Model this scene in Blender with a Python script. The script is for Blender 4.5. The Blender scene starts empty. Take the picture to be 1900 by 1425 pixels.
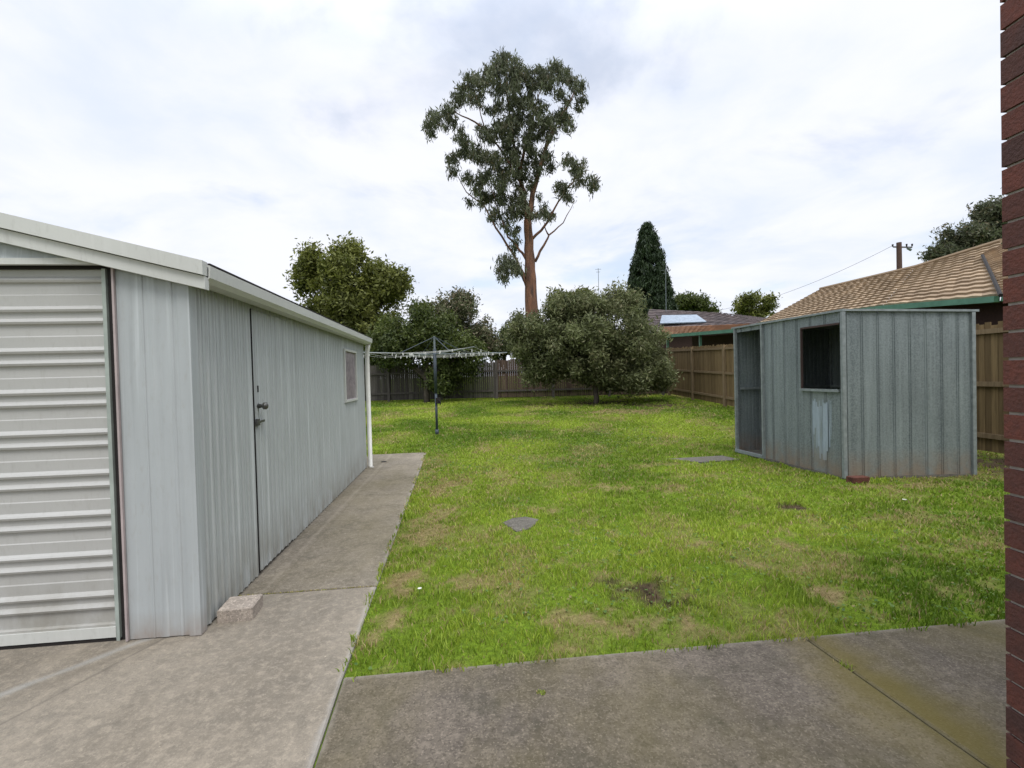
import bpy, math, random
import numpy as np
from mathutils import Vector, noise as mnoise
random.seed(7); rng = np.random.default_rng(7)
R = math.radians
scene = bpy.context.scene
COL = scene.collection
# ------------------------------------------------------------------ camera
FPX, H, PITCH, ROLL = 900.0, 1.45, R(0.99), R(1.5)
Fv = np.array([0, math.cos(PITCH), -math.sin(PITCH)])
Rh = np.array([1.0, 0, 0]); Uh = np.array([0, math.sin(PITCH), math.cos(PITCH)])
Rv = math.cos(ROLL)*Rh - math.sin(ROLL)*Uh
Uv = math.sin(ROLL)*Rh + math.cos(ROLL)*Uh
CAM = np.array([0, 0, H])
cd = bpy.data.cameras.new('camera'); cam = bpy.data.objects.new('camera', cd); COL.objects.link(cam)
from mathutils import Matrix
M = Matrix(((Rv[0], Uv[0], -Fv[0], CAM[0]), (Rv[1], Uv[1], -Fv[1], CAM[1]), (Rv[2], Uv[2], -Fv[2], CAM[2]), (0, 0, 0, 1)))
cam.matrix_world = M
cd.sensor_width = 36; cd.lens = 36*FPX/1900; cd.clip_start = 0.05; cd.clip_end = 3000
scene.camera = cam

def ray(px, py):
    return Fv + (px-950)/FPX*Rv - (py-712.5)/FPX*Uv
def P(px, py, Y):                     # point on the sight line at distance Y
    d = ray(px, py); return CAM + d*(Y/d[1])
def G0(px, py, z=0.0):                # where the sight line meets a level plane
    d = ray(px, py); return CAM + d*((z-H)/d[2])
def rise(x, y):
    t = np.clip((np.asarray(y, float)-9.0), 0, 14.0)
    return 0.035*t*t/(t+0.8)
_lat = rng.random((64, 64))
def vnoise(x, y):
    x = np.asarray(x, float)+1000; y = np.asarray(y, float)+1000
    xi = np.floor(x).astype(int); yi = np.floor(y).astype(int)
    fx = x-xi; fy = y-yi; fx = fx*fx*(3-2*fx); fy = fy*fy*(3-2*fy)
    a = _lat[xi % 64, yi % 64]; b = _lat[(xi+1) % 64, yi % 64]; c = _lat[xi % 64, (yi+1) % 64]; d = _lat[(xi+1) % 64, (yi+1) % 64]
    return (a*(1-fx)+b*fx)*(1-fy)+(c*(1-fx)+d*fx)*fy
def fbm(x, y, o=4):
    s = 0; a = .5; t = 0
    for i in range(o):
        s = s+a*vnoise(x*2**i+17*i, y*2**i+31*i); t += a; a *= .5
    return s/t
def lawn_z(x, y):
    return -0.02 + rise(x, y) + 0.02*(fbm(np.asarray(x)*1.3, np.asarray(y)*1.3, 3)-.5)
def G(px, py):
    d = ray(px, py); t = 0.5
    while t < 80:
        p = CAM+d*t
        if p[2] <= float(rise(p[0], p[1])): return p
        t += 0.01
    return CAM+d*t
# ------------------------------------------------------------------ objects
ORG = {}
def empty(name, loc, label, cat, group=None):
    o = bpy.data.objects.new(name, None); COL.objects.link(o)
    o.location = loc; o.empty_display_size = .2; ORG[o.name] = np.array(loc, float)
    o['label'] = label; o['category'] = cat
    if group: o['group'] = group
    return o
def tag(o, label, cat=None, group=None, kind=None):
    if label: o['label'] = label
    if cat: o['category'] = cat
    if group: o['group'] = group
    if kind: o['kind'] = kind
    return o
def link_mesh(name, V, F, m, parent=None, origin=None, smooth=False):
    V = np.asarray(V, float)
    if parent is not None:
        org = ORG[parent.name]
    else:
        org = np.array(origin if origin is not None else (0, 0, 0), float)
    me = bpy.data.meshes.new(name)
    me.from_pydata([tuple(v) for v in (V-org)], [], [tuple(f) for f in F]); me.update()
    o = bpy.data.objects.new(name, me); COL.objects.link(o)
    if parent is not None: o.parent = parent; ORG[o.name] = org
    else: o.location = org; ORG[o.name] = org
    if m: me.materials.append(m)
    if smooth: me.polygons.foreach_set('use_smooth', [True]*len(me.polygons))
    return o
class MB:
    def __init__(s): s.V = []; s.F = []
    def add(s, vs, fs):
        n = len(s.V); s.V += [tuple(v) for v in vs]; s.F += [tuple(i+n for i in f) for f in fs]; return s
    def hexa(s, b, t):                # bottom quad, top quad
        return s.add(list(b)+list(t), [(3, 2, 1, 0), (4, 5, 6, 7), (0, 1, 5, 4), (1, 2, 6, 5), (2, 3, 7, 6), (3, 0, 4, 7)])
    def box(s, c, sz, ax=(1, 0), tilt=None):   # centre, size, direction of local x in plan
        ax = np.array([ax[0], ax[1]], float); ax /= np.linalg.norm(ax); ay = np.array([-ax[1], ax[0]])
        c = np.array(c, float); hx, hy, hz = [q/2 for q in sz]
        q = [(-1, -1), (1, -1), (1, 1), (-1, 1)]
        def p(i, z): v = c[:2]+ax*hx*q[i][0]+ay*hy*q[i][1]; return (v[0], v[1], c[2]+z)
        return s.hexa([p(i, -hz) for i in range(4)], [p(i, hz) for i in range(4)])
    def beam(s, a, b, w, h, up=(0, 0, 1)):     # bar from a to b, w wide across, h along up
        a = np.array(a, float); b = np.array(b, float); d = b-a; d /= np.linalg.norm(d)
        up = np.array(up, float); x = np.cross(d, up); x /= np.linalg.norm(x); u = np.cross(x, d)
        def c(p): return [p-x*w/2-u*h/2, p+x*w/2-u*h/2, p+x*w/2+u*h/2, p-x*w/2+u*h/2]
        return s.hexa(c(b), c(a))
    def tube(s, pts, rad, n=10, cap=True):
        pts = [np.array(p, float) for p in pts]
        rad = rad if hasattr(rad, '__len__') else [rad]*len(pts)
        base = len(s.V); prev = None
        for i, p in enumerate(pts):
            d = pts[min(i+1, len(pts)-1)]-pts[max(i-1, 0)]; d = d/(np.linalg.norm(d)+1e-9)
            if prev is None:
                r = np.array([1., 0, 0]) if abs(d[0]) < .8 else np.array([0, 1., 0])
            else: r = prev
            x = r-d*np.dot(r, d); x /= np.linalg.norm(x); prev = x; y = np.cross(d, x)
            for k in range(n):
                a = 2*math.pi*k/n; s.V.append(tuple(p+rad[i]*(math.cos(a)*x+math.sin(a)*y)))
        for i in range(len(pts)-1):
            for k in range(n):
                a = base+i*n+k; b = base+i*n+(k+1) % n
                s.F.append((a, b, b+n, a+n))
        if cap:
            s.F.append(tuple(base+k for k in range(n))[::-1]); e = base+(len(pts)-1)*n
            s.F.append(tuple(e+k for k in range(n)))
        return s
    def prism(s, poly, z0, z1, ch=0.0):       # convex plan polygon, counter-clockwise, top edge chamfered
        poly = [np.array(p[:2], float) for p in poly]; n = len(poly)
        def inset(c):
            out = []
            for i in range(n):
                p0, p1, p2 = poly[i-1], poly[i], poly[(i+1) % n]
                d1 = (p1-p0)/np.linalg.norm(p1-p0); d2 = (p2-p1)/np.linalg.norm(p2-p1)
                n1 = np.array([-d1[1], d1[0]]); n2 = np.array([-d2[1], d2[0]])
                b = n1+n2; b = b/np.dot(b, n1) if abs(np.dot(b, n1)) > .1 else n1
                out.append(p1+b*c)
            return out
        rings = [([tuple(p)+(z0,) for p in poly])]
        rings.append([tuple(p)+(z1-ch,) for p in poly])
        if ch > 0: rings.append([tuple(p)+(z1,) for p in inset(ch)])
        vs = sum(rings, []); fs = [tuple(range(n))[::-1]]
        for r in range(len(rings)-1):
            for i in range(n):
                j = (i+1) % n; fs.append((r*n+i, r*n+j, (r+1)*n+j, (r+1)*n+i))
        fs.append(tuple((len(rings)-1)*n+i for i in range(n)))
        return s.add(vs, fs)
    def build(s, name, m, parent=None, origin=None, smooth=False):
        return link_mesh(name, s.V, s.F, m, parent, origin, smooth)
# ------------------------------------------------------------------ materials
def nodes(name):
    m = bpy.data.materials.new(name); m.use_nodes = True; nt = m.node_tree
    return m, nt, nt.nodes['Principled BSDF']
def N(nt, typ, **kw):
    n = nt.nodes.new(typ)
    for k, v in kw.items():
        if k in n.inputs: n.inputs[k].default_value = v
        else: setattr(n, k, v)
    return n
def c4(c): return (c[0], c[1], c[2], 1)
def noise_fac(nt, scale, detail=5, stretch=(1, 1, 1), lo=.35, hi=.65, rough=.6):
    g = N(nt, 'ShaderNodeNewGeometry'); mp = N(nt, 'ShaderNodeMapping'); mp.inputs['Scale'].default_value = stretch
    nt.links.new(g.outputs['Position'], mp.inputs['Vector'])
    n = N(nt, 'ShaderNodeTexNoise', Scale=scale, Detail=detail, Roughness=rough); nt.links.new(mp.outputs[0], n.inputs['Vector'])
    r = N(nt, 'ShaderNodeMapRange'); r.inputs['From Min'].default_value = lo; r.inputs['From Max'].default_value = hi
    nt.links.new(n.outputs['Fac'], r.inputs['Value']); return r.outputs[0]
def mixc(nt, f, a, b, mode='MIX'):
    m = N(nt, 'ShaderNodeMix', data_type='RGBA', blend_type=mode)
    for sock, v in ((m.inputs[0], f), (m.inputs[6], a), (m.inputs[7], b)):
        if hasattr(v, 'links') or isinstance(v, bpy.types.NodeSocket): nt.links.new(v, sock)
        elif isinstance(v, (int, float)): sock.default_value = v
        else: sock.default_value = c4(v)
    return m.outputs[2]
def mul(nt, a, b):
    m = N(nt, 'ShaderNodeMath', operation='MULTIPLY')
    for s, v in ((m.inputs[0], a), (m.inputs[1], b)):
        if isinstance(v, bpy.types.NodeSocket): nt.links.new(v, s)
        else: s.default_value = v
    return m.outputs[0]
def bump(nt, bs, hgt, strength, dist):
    b = N(nt, 'ShaderNodeBump', Strength=strength, Distance=dist); nt.links.new(hgt, b.inputs['Height']); nt.links.new(b.outputs[0], bs.inputs['Normal'])
def simple(name, col, rough=.6, metal=0, var=.25, scale=6, col2=None, bumps=0.0, spec=.3):
    m, nt, bs = nodes(name)
    c2 = col2 or tuple(c*(1-var) for c in col)
    f = noise_fac(nt, scale)
    nt.links.new(mixc(nt, f, col, c2), bs.inputs['Base Color'])
    bs.inputs['Roughness'].default_value = rough; bs.inputs['Metallic'].default_value = metal
    bs.inputs['Specular IOR Level'].default_value = spec
    if bumps: bump(nt, bs, noise_fac(nt, scale*8), bumps, .01)
    return m
def painted(name, col, dirt=(.20, .18, .13), zdirt=.35, streak=.3, rough=.5, tint=None):
    """painted sheet steel: faint vertical streaks, blotches, splash dirt along the foot"""
    m, nt, bs = nodes(name)
    f1 = noise_fac(nt, 9, 4, (1, 1, .08), .35, .7)
    f2 = noise_fac(nt, 2.2, 5, (1, 1, 1), .35, .7)
    f3 = noise_fac(nt, 45, 3, (1, 1, .3), .55, .75)
    a = mixc(nt, mul(nt, f1, streak), col, tint or tuple(c*.72 for c in col))
    a = mixc(nt, mul(nt, f2, .35), a, tuple(c*.8 for c in col))
    a = mixc(nt, mul(nt, f3, .25), a, (.3, .29, .26))
    f6 = noise_fac(nt, 26, 3, (1, 1, .018), .54, .66); a = mixc(nt, mul(nt, f6, streak*1.3), a, tuple(min(.8, c*1.45) for c in col))
    f7 = noise_fac(nt, 21, 4, (1, 1, .03), .56, .70); a = mixc(nt, mul(nt, f7, streak*.9), a, tuple(c*.55 for c in col))
    g = N(nt, 'ShaderNodeNewGeometry'); sp = N(nt, 'ShaderNodeSeparateXYZ'); nt.links.new(g.outputs['Position'], sp.inputs[0])
    r = N(nt, 'ShaderNodeMapRange'); r.inputs['From Min'].default_value = zdirt; r.inputs['From Max'].default_value = 0.0
    nt.links.new(sp.outputs[2], r.inputs['Value'])
    f4 = noise_fac(nt, 7, 5, (1, 1, .5), .3, .7)
    a = mixc(nt, mul(nt, mul(nt, r.outputs[0], f4), .75), a, dirt)
    nt.links.new(a, bs.inputs['Base Color'])
    bs.inputs['Roughness'].default_value = rough; bs.inputs['Specular IOR Level'].default_value = .35
    bump(nt, bs, noise_fac(nt, 14, 3, (1, 1, .25), .2, .8), .25, .004)
    return m
def leafmat(name, dark, light, dry=None, dryf=.15, transl=.32):
    m, nt, bs = nodes(name)
    at = N(nt, 'ShaderNodeAttribute', attribute_name='tint')
    c = mixc(nt, at.outputs['Fac'], dark, light)
    if dry:
        at2 = N(nt, 'ShaderNodeAttribute', attribute_name='dry')
        c = mixc(nt, at2.outputs['Fac'], c, dry)
    nt.links.new(c, bs.inputs['Base Color']); bs.inputs['Roughness'].default_value = .55; bs.inputs['Specular IOR Level'].default_value = .3
    tr = N(nt, 'ShaderNodeBsdfTranslucent'); nt.links.new(c, tr.inputs['Color'])
    mx = N(nt, 'ShaderNodeMixShader', Fac=transl); nt.links.new(bs.outputs[0], mx.inputs[1]); nt.links.new(tr.outputs[0], mx.inputs[2])
    nt.links.new(mx.outputs[0], nt.nodes['Material Output'].inputs['Surface'])
    return m
def band(nt, pt, dr, width, nscale=6, wob=.5):
    """1 on the plan line through pt along dr, fading to 0 at width; edge broken up by noise"""
    nv = (-dr[1], dr[0], 0)
    g = N(nt, 'ShaderNodeNewGeometry'); vs_ = N(nt, 'ShaderNodeVectorMath', operation='SUBTRACT'); nt.links.new(g.outputs['Position'], vs_.inputs[0]); vs_.inputs[1].default_value = (pt[0], pt[1], 0)
    d_ = N(nt, 'ShaderNodeVectorMath', operation='DOT_PRODUCT'); nt.links.new(vs_.outputs[0], d_.inputs[0]); d_.inputs[1].default_value = nv
    ab_ = N(nt, 'ShaderNodeMath', operation='ABSOLUTE'); nt.links.new(d_.outputs['Value'], ab_.inputs[0])
    nf = noise_fac(nt, nscale, 5, (1, 1, 1), .3, .7); w = mul(nt, nf, width*wob)
    a_ = N(nt, 'ShaderNodeMath', operation='ADD'); nt.links.new(ab_.outputs[0], a_.inputs[0]); nt.links.new(w, a_.inputs[1])
    r_ = N(nt, 'ShaderNodeMapRange', interpolation_type='SMOOTHSTEP'); r_.inputs['From Min'].default_value = width; r_.inputs['From Max'].default_value = width*.15; nt.links.new(a_.outputs[0], r_.inputs['Value'])
    return r_.outputs[0]
def concrete(name, a, b, moss=0.0, speck=.5, lines=()):
    """trowelled concrete: broad damp stains, mid blotches, exposed sand grain, pale chips and moss"""
    m, nt, bs = nodes(name)
    sc = lambda c, k: tuple(min(1, q*k) for q in c)
    c = mixc(nt, noise_fac(nt, .8, 7, (1, 1, 1), .35, .65), a, b)
    c = mixc(nt, mul(nt, noise_fac(nt, 1.9, 8, (1, .4, 1), .44, .60, .7), .6), c, sc(a, .52))
    c = mixc(nt, mul(nt, noise_fac(nt, 7, 7, (1, 1, 1), .46, .62, .72), .45), c, sc(b, .6))
    c = mixc(nt, mul(nt, noise_fac(nt, 22, 6, (1, 1, 1), .48, .64, .75), .5), c, sc(a, 1.35))
    c = mixc(nt, mul(nt, noise_fac(nt, 75, 3, (1, 1, 1), .52, .62), speck), c, sc(b, .5))
    c = mixc(nt, mul(nt, noise_fac(nt, 95, 3, (1, 1, 1), .56, .66), speck), c, sc(a, 1.7))
    c = mixc(nt, mul(nt, noise_fac(nt, 33, 5, (1, 1, 1), .66, .74), .6), c, sc(a, 2.1))
    if moss:
        c = mixc(nt, mul(nt, noise_fac(nt, .9, 6, (1, .6, 1), .44, .66), moss), c, (.10, .085, .022))
        c = mixc(nt, mul(nt, noise_fac(nt, 3.2, 6, (1, 1, 1), .54, .68), moss*.6), c, (.05, .05, .03))
    for (pt, dr, wd, cl, k, ns) in lines: c = mixc(nt, mul(nt, band(nt, pt, dr, wd, ns), k), c, cl)
    nt.links.new(c, bs.inputs['Base Color']); bs.inputs['Roughness'].default_value = .9; bs.inputs['Specular IOR Level'].default_value = .2
    bump(nt, bs, noise_fac(nt, 120, 4, (1, 1, 1), .35, .7), .45, .004)
    return m
def timber(name, a, b, grain=1.0):
    m, nt, bs = nodes(name)
    at = N(nt, 'ShaderNodeAttribute', attribute_name='tint')
    c = mixc(nt, at.outputs['Fac'], a, b)
    f = noise_fac(nt, 30, 4, (1, 1, .06), .4, .7); c = mixc(nt, mul(nt, f, .5), c, tuple(q*.45 for q in a))
    nt.links.new(c, bs.inputs['Base Color']); bs.inputs['Roughness'].default_value = .85; bs.inputs['Specular IOR Level'].default_value = .15
    bump(nt, bs, f, .4, .004); return m

M_door = painted('door_paint', (.450, .450, .430), zdirt=.5, streak=.0)
M_front = painted('front_sheet_paint', (.42, .45, .455), dirt=(.24, .15, .09), zdirt=.16, streak=.3)
M_side = painted('side_sheet_paint', (.45, .48, .475), zdirt=.45, streak=.34)
M_trim = painted('trim_paint', (.56, .57, .535), zdirt=.02, streak=.05)
M_white = simple('white_paint', (.74, .73, .68), .45, var=.12)
M_dark = simple('black_parts_and_gaps', (.02, .017, .016), .8)  # black parts, and strips standing in for shaded gaps
M_pink = simple('faded_edge_paint', (.46, .39, .38), .6)
M_green_guide = simple('guide_paint', (.38, .43, .39), .5)
M_roofsheet = simple('roof_sheet', (.22, .23, .24), .5, var=.3)
M_steel = simple('dull_steel', (.16, .16, .15), .45, .7)
M_pane = simple('curtained_glass', (.38, .33, .34), .3, var=.6, scale=14, col2=(.17, .14, .16))
a = G0(636, 1257)[:2]; pe = G0(791, 839)[:2]; J1 = G0(699, 1087)[:2]
dj = G0(580, 1425)[:2]-a; dj /= np.linalg.norm(dj); dp_ = (pe-a)/np.linalg.norm(pe-a)
e1 = G0(1860, 1148)[:2]; de = e1-a; de /= np.linalg.norm(de)
k1 = G0(1495, 1184)[:2]; k2 = G0(1838, 1425)[:2]; dk = k2-k1; dk /= np.linalg.norm(dk)
wl = G0(690, 866)[:2]; wd_ = wl-G0(372, 1178)[:2]; wd_ /= np.linalg.norm(wd_)
c1, c2 = G0(0, 1290)[:2], G0(235, 1200)[:2]; dc = (c2-c1)/np.linalg.norm(c2-c1)
c3, c4_ = G0(0, 1345)[:2], G0(180, 1250)[:2]; dc2 = (c4_-c3)/np.linalg.norm(c4_-c3)
M_conc = concrete('driveway_concrete', (.275, .238, .185), (.215, .192, .157), speck=.2, lines=[(a, dj, .035, (.36, .33, .28), .6, 9), (a, dp_, .04, (.30, .29, .27), .5, 9), (c1, dc, .06, (.33, .33, .31), .55, 5), (c3, dc2, .02, (.13, .115, .095), .6, 12), (c1+np.array([0, -.14]), dc, .05, (.16, .14, .11), .45, 5)])
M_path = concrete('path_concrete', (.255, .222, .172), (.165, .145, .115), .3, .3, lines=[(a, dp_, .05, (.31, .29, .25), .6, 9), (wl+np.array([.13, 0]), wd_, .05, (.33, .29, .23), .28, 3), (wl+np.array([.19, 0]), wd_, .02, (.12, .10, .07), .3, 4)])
M_patio = concrete('patio_concrete', (.168, .142, .112), (.092, .079, .064), .55, .5, lines=[(k1+np.array([.05, 0]), dk, .50, (.125, .10, .022), .8, 1.8), (k1, dk, .03, (.20, .18, .13), .6, 14), (a, de, .06, (.25, .225, .185), .6, 8), (a, dj, .05, (.27, .245, .20), .65, 8)])
M_paver = concrete('paver_concrete', (.155, .145, .120), (.115, .105, .088))
M_block = concrete('block_concrete', (.42, .36, .30), (.32, .28, .24))
M_olive = leafmat('olive_leaf', (.062, .074, .027), (.215, .240, .105), (.24, .22, .12))
M_dkgreen = leafmat('dark_green_leaf', (.028, .046, .013), (.120, .150, .034), (.14, .15, .06))
M_broad = leafmat('broad_green_leaf', (.060, .075, .016), (.225, .240, .055), (.19, .20, .09))
M_gum = leafmat('gum_leaf', (.042, .050, .026), (.150, .170, .095), (.16, .13, .075))
M_cyp = leafmat('cypress_leaf', (.013, .026, .010), (.036, .062, .022), (.05, .07, .03), transl=.05)
M_feijoa = leafmat('flowering_leaf', (.040, .050, .020), (.15, .165, .075), (.33, .27, .19))
m, nt, bs = nodes('gum_bark')
c = mixc(nt, noise_fac(nt, 3.2, 6, (1, 1, .35), .38, .62), (.21, .098, .055), (.115, .060, .040)); c = mixc(nt, mul(nt, noise_fac(nt, 6, 5, (1, 1, .12), .50, .64), .85), c, (.045, .03, .024)); c = mixc(nt, mul(nt, noise_fac(nt, 5, 5, (1, 1, .25), .58, .68), .6), c, (.32, .19, .12))
nt.links.new(c, bs.inputs['Base Color']); bs.inputs['Roughness'].default_value = .9; bump(nt, bs, noise_fac(nt, 7, 5, (1, 1, .2), .3, .7), .8, .05); M_bark = m
M_barkg = simple('grey_bark', (.12, .10, .08), .9, var=.5, scale=5, bumps=.5)
M_oldfence = timber('weathered_shaded_paling', (.060, .053, .047), (.125, .112, .10))  # grey weathered timber, its colour darkened for the shade under the trees
M_newfence = timber('treated_paling', (.145, .10, .050), (.235, .165, .082))
M_rail = timber('fence_rail', (.185, .13, .072), (.25, .185, .11))
M_brickred = simple('red_brick', (.15, .058, .04), .9, var=.5, scale=12, bumps=.5)
# ------------------------------------------------------------------ sheds: shared sheet maker
def sheet(mb, p0, dirv, nrm, pieces, prof, z0, ztop):
    """ribbed sheet in a vertical plane. pieces: (s0, s1, zlo or None, zhi or None); prof(s) -> offset along nrm; ztop(s) -> top height"""
    brk = prof.breaks
    for (s0, s1, lo, hi) in pieces:
        ss = sorted(set([s0, s1]+[b for b in brk if s0 < b < s1]))
        pts = []
        for s in ss:
            q = np.array([p0[0]+dirv[0]*s+nrm[0]*prof(s), p0[1]+dirv[1]*s+nrm[1]*prof(s)])
            pts.append((q, s))
        vs = []
        for q, s in pts:
            vs.append((q[0], q[1], z0 if lo is None else lo)); vs.append((q[0], q[1], ztop(s) if hi is None else hi))
        fs = [(2*i, 2*i+2, 2*i+3, 2*i+1) for i in range(len(pts)-1)]
        mb.add(vs, fs)
class Prof:
    def __init__(s, length, period, ribs, off=0.0):   # ribs: list of (centre fraction, half width, height)
        s.period = period; s.ribs = ribs; s.off = off; b = set(); k = 0
        while k*period < length+period:
            for c, w, h in ribs:
                cc = k*period+c*period
                for e in (-w, -w*.45, w*.45, w): b.add(round(cc+e, 5))
            k += 1
        s.breaks = sorted(b)
    def __call__(s, x):
        k = math.floor(x/s.period+1e-9); v = 0
        for kk in (k-1, k, k+1):
            for c, w, h in s.ribs:
                d = abs(x-(kk*s.period+c*s.period))
                if d < w: v = max(v, h*min(1, (w-d)/(w*.55)))
        return v+s.off
# ------------------------------------------------------------------ the long garage at left
C0 = G0(371, 1178); C1 = G0(680, 868)
su = (C1-C0)[:2]; LEN = np.linalg.norm(su); su /= LEN           # along the side wall
sf = np.array([-su[1], su[0]])                                  # along the front, to the left
if sf[0] > 0: sf = -sf
nside = -sf                                                      # outward normal of side wall
nfront = -su
W = 3.3; WH = 2.075; PT = math.tan(R(14.2))
garage = empty('garage', (C0[0]+sf[0]*W/2+su[0]*LEN/2, C0[1]+sf[1]*W/2+su[1]*LEN/2, 0),
               'long pale grey ribbed metal garage with roller door at left of the concrete path', 'garage')
def gp(s, f, z, out=0): # s along side, f along front from the corner
    return np.array([C0[0]+su[0]*s+sf[0]*f, C0[1]+su[1]*s+sf[1]*f, z])
def s_of(px, z=0.0):    # position along the side wall of an image column
    lo, hi = 0, LEN*1.2
    for _ in range(50):
        m = (lo+hi)/2; p = gp(m, 0, .9)-CAM
        x = 950+FPX*np.dot(p, Rv)/np.dot(p, Fv)
        if x < px: lo = m
        else: hi = m
    return lo
sd0, sd1 = s_of(473), s_of(536); sw0, sw1 = s_of(640), s_of(662)
WZ0, WZ1 = 1.16, 1.86
pr = Prof(LEN, .086, [(.3, .013, .010), (.72, .006, .005)])
mb = MB(); top = lambda s: WH+.05
sheet(mb, C0, su, nside, [(0.03, sd0-.012, None, None), (sd1+.012, sw0, None, None), (sw0, sw1, None, WZ0), (sw0, sw1, WZ1, None), (sw1, LEN, None, None), (sd0-.012, sd1+.012, 1.995, None)], pr, .012, top)
for s in (sd0-.02, 1.0, ): pass
mb.build('side_wall', M_side, garage)
# far, left, front walls
mb = MB(); inner = MB()
mb.add([gp(LEN, 0, 0), gp(LEN, W, 0), gp(LEN, W, WH), gp(LEN, W/2, WH+PT*W/2), gp(LEN, 0, WH)], [(0, 1, 2, 3, 4)])
mb.build('rear_wall', M_side, garage)
mb = MB(); sheet(mb, gp(0, W, 0), su, sf, [(0, LEN, None, None)], pr, .012, top); mb.build('side_wall', M_side, garage)
DF0, DF1, DZ = .395, 2.9, 2.125                                  # roller-door opening
mb = MB()
pf = Prof(W, .30, [(.30, .012, .003), (.62, .03, .004), (.80, .008, .004)])
gt = lambda s: WH+PT*min(s, W-s)
sheet(mb, C0, sf, nfront, [(0.0, DF0-.01, None, None)], pf, .006, gt); mb.build('front_wall', M_front, garage); mb = MB()
sheet(mb, C0, sf, nfront, [(DF1+.01, W, None, None)], pf, .006, gt)
mb.build('front_wall', M_front, garage)
mb = MB(); mb.add([gp(-.012, 0, .004), gp(-.012, .05, .004), gp(-.012, .05, WH), gp(-.012, 0, WH), gp(-.012, 0, .004)-np.r_[sf*.014, 0], gp(-.012, 0, WH)-np.r_[sf*.014, 0], gp(.055, 0, .004)-np.r_[sf*.014, 0], gp(.055, 0, WH)-np.r_[sf*.014, 0]],
       [(1, 0, 3, 2), (0, 4, 5, 3), (4, 6, 7, 5)]); mb.build('corner_flashing', M_front, garage)
# gable infill with lap boards above the door
mb = MB(); z = DZ+.055; k = 0
zs = [DZ+.035, DZ+.13, DZ+.30, DZ+.46]
for i in range(3):
    f0 = max(DF0-.01, (zs[i]-WH)/PT+.0); f1 = W-f0
    g0 = max(DF0-.01, (zs[i+1]-WH)/PT); g1 = W-g0
    mb.add([gp(-.02, f0, zs[i]), gp(-.02, f1, zs[i]), gp(-.006, g1, zs[i+1]), gp(-.006, g0, zs[i+1]), gp(0.01, f0, zs[i]), gp(.01, f1, zs[i])], [(0, 1, 2, 3), (4, 5, 1, 0)])
mb.build('gable_cladding', M_front, garage)
# roller door
mb = MB(); prof = []; z = .10; per = .232; DT = DZ-.014
pts = [(.045, .0), (.05, .02), (.095, .02), (.1, .0)]
zc = .195
while zc < DT-.05:
    for c in (zc, zc+.068):
        if c < DT-.03:
            for dz, d in ((-.017, 0), (-.012, .016), (0, .021), (.010, .014), (.021, 0)): pts.append((c+dz, d))
    pts.append((zc+.068+.080, .004)); pts.append((zc+.068+.086, 0))
    zc += per
pts.append((DT, 0)); pts = [p for p in pts if p[0] <= DT]
vs = []; 
for z, d in pts:
    for f in (DF0+.055, DF1-.055):
        q = gp(.035-d, f, z); vs.append(q)
mb.add(vs, [(2*i, 2*i+1, 2*i+3, 2*i+2) for i in range(len(pts)-1)])
door = mb.build('roller_door', M_door, garage)
mb = MB()
mb.beam(gp(.022, DF0+.055, .052), gp(.022, DF1-.055, .052), .03, .06); mb.build('bottom_rail', M_trim, door)
mb = MB(); mb.beam(gp(.02, DF0+.046, .0), gp(.02, DF0+.046, DT), .022, .022, (0, 1, 0)); mb.build('guide_rail', M_green_guide, door)
mb = MB(); mb.beam(gp(.02, DF1-.04, .0), gp(.02, DF1-.04, DT), .034, .034, (0, 1, 0)); mb.build('guide_rail', M_green_guide, door)
mb = MB(); mb.beam(gp(.03, DF0+.01, .0), gp(.03, DF0+.01, DZ), .036, .03, (0, 1, 0)); mb.beam(gp(.03, DF0, DZ-.005), gp(.03, DF1, DZ-.005), .03, .018); mb.beam(gp(.03, DF0+.03, .008), gp(.03, DF1, .008), .04, .014)
mb.build('gap_strip', M_dark, door)  # dark strips in place of the shaded gap around the door
mb = MB(); mb.beam(gp(-.012, DF0-.017, .005), gp(-.012, DF0-.017, DZ+.01), .012, .014, (0, 1, 0)); mb.build('door_jamb', M_pink, garage)
mb = MB(); mb.beam(gp(-.02, DF0-.02, DZ+.018), gp(-.02, DF1, DZ+.018), .03, .034); mb.build('lintel', M_trim, garage)
mb = MB(); mb.add([gp(.3, DF0, 0), gp(.3, DF1, 0), gp(.3, DF1, DZ), gp(.3, DF0, DZ)], [(0, 1, 2, 3)])
# roof
OV = .13; mb = MB()
def rz(f): return WH+.075+PT*(min(f, W-f))
for (fa, fb) in ((-OV+.03, W/2), (W/2, W+OV)):
    A = [gp(-.075, fa, rz(fa)), gp(LEN+.08, fa, rz(fa)), gp(LEN+.08, fb, rz(fb)), gp(-.075, fb, rz(fb))]
    mb.hexa([p-np.array([0, 0, .012]) for p in A], A)
mb.build('roof', M_roofsheet, garage)
mb = MB()
def bargeboard(mb, s, zt, hgt, thick):
    for (fa, fb) in ((-OV, W/2), (W/2, W+OV)):
        b = [gp(s, fa, rz(fa)-zt-hgt), gp(s+thick, fa, rz(fa)-zt-hgt), gp(s+thick, fb, rz(fb)-zt-hgt), gp(s, fb, rz(fb)-zt-hgt)]
        mb.hexa(b, [p+np.array([0, 0, hgt]) for p in b])
bargeboard(mb, -.090, -.018, .080, .055); mb.build('barge_capping', M_trim, garage)
mb = MB(); bargeboard(mb, -.068, .066, .072, .045); mb.build('barge_board', M_trim, garage)
mb = MB(); bargeboard(mb, -.050, .060, .008, .03); mb.build('barge_gap', M_dark, garage)
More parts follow.
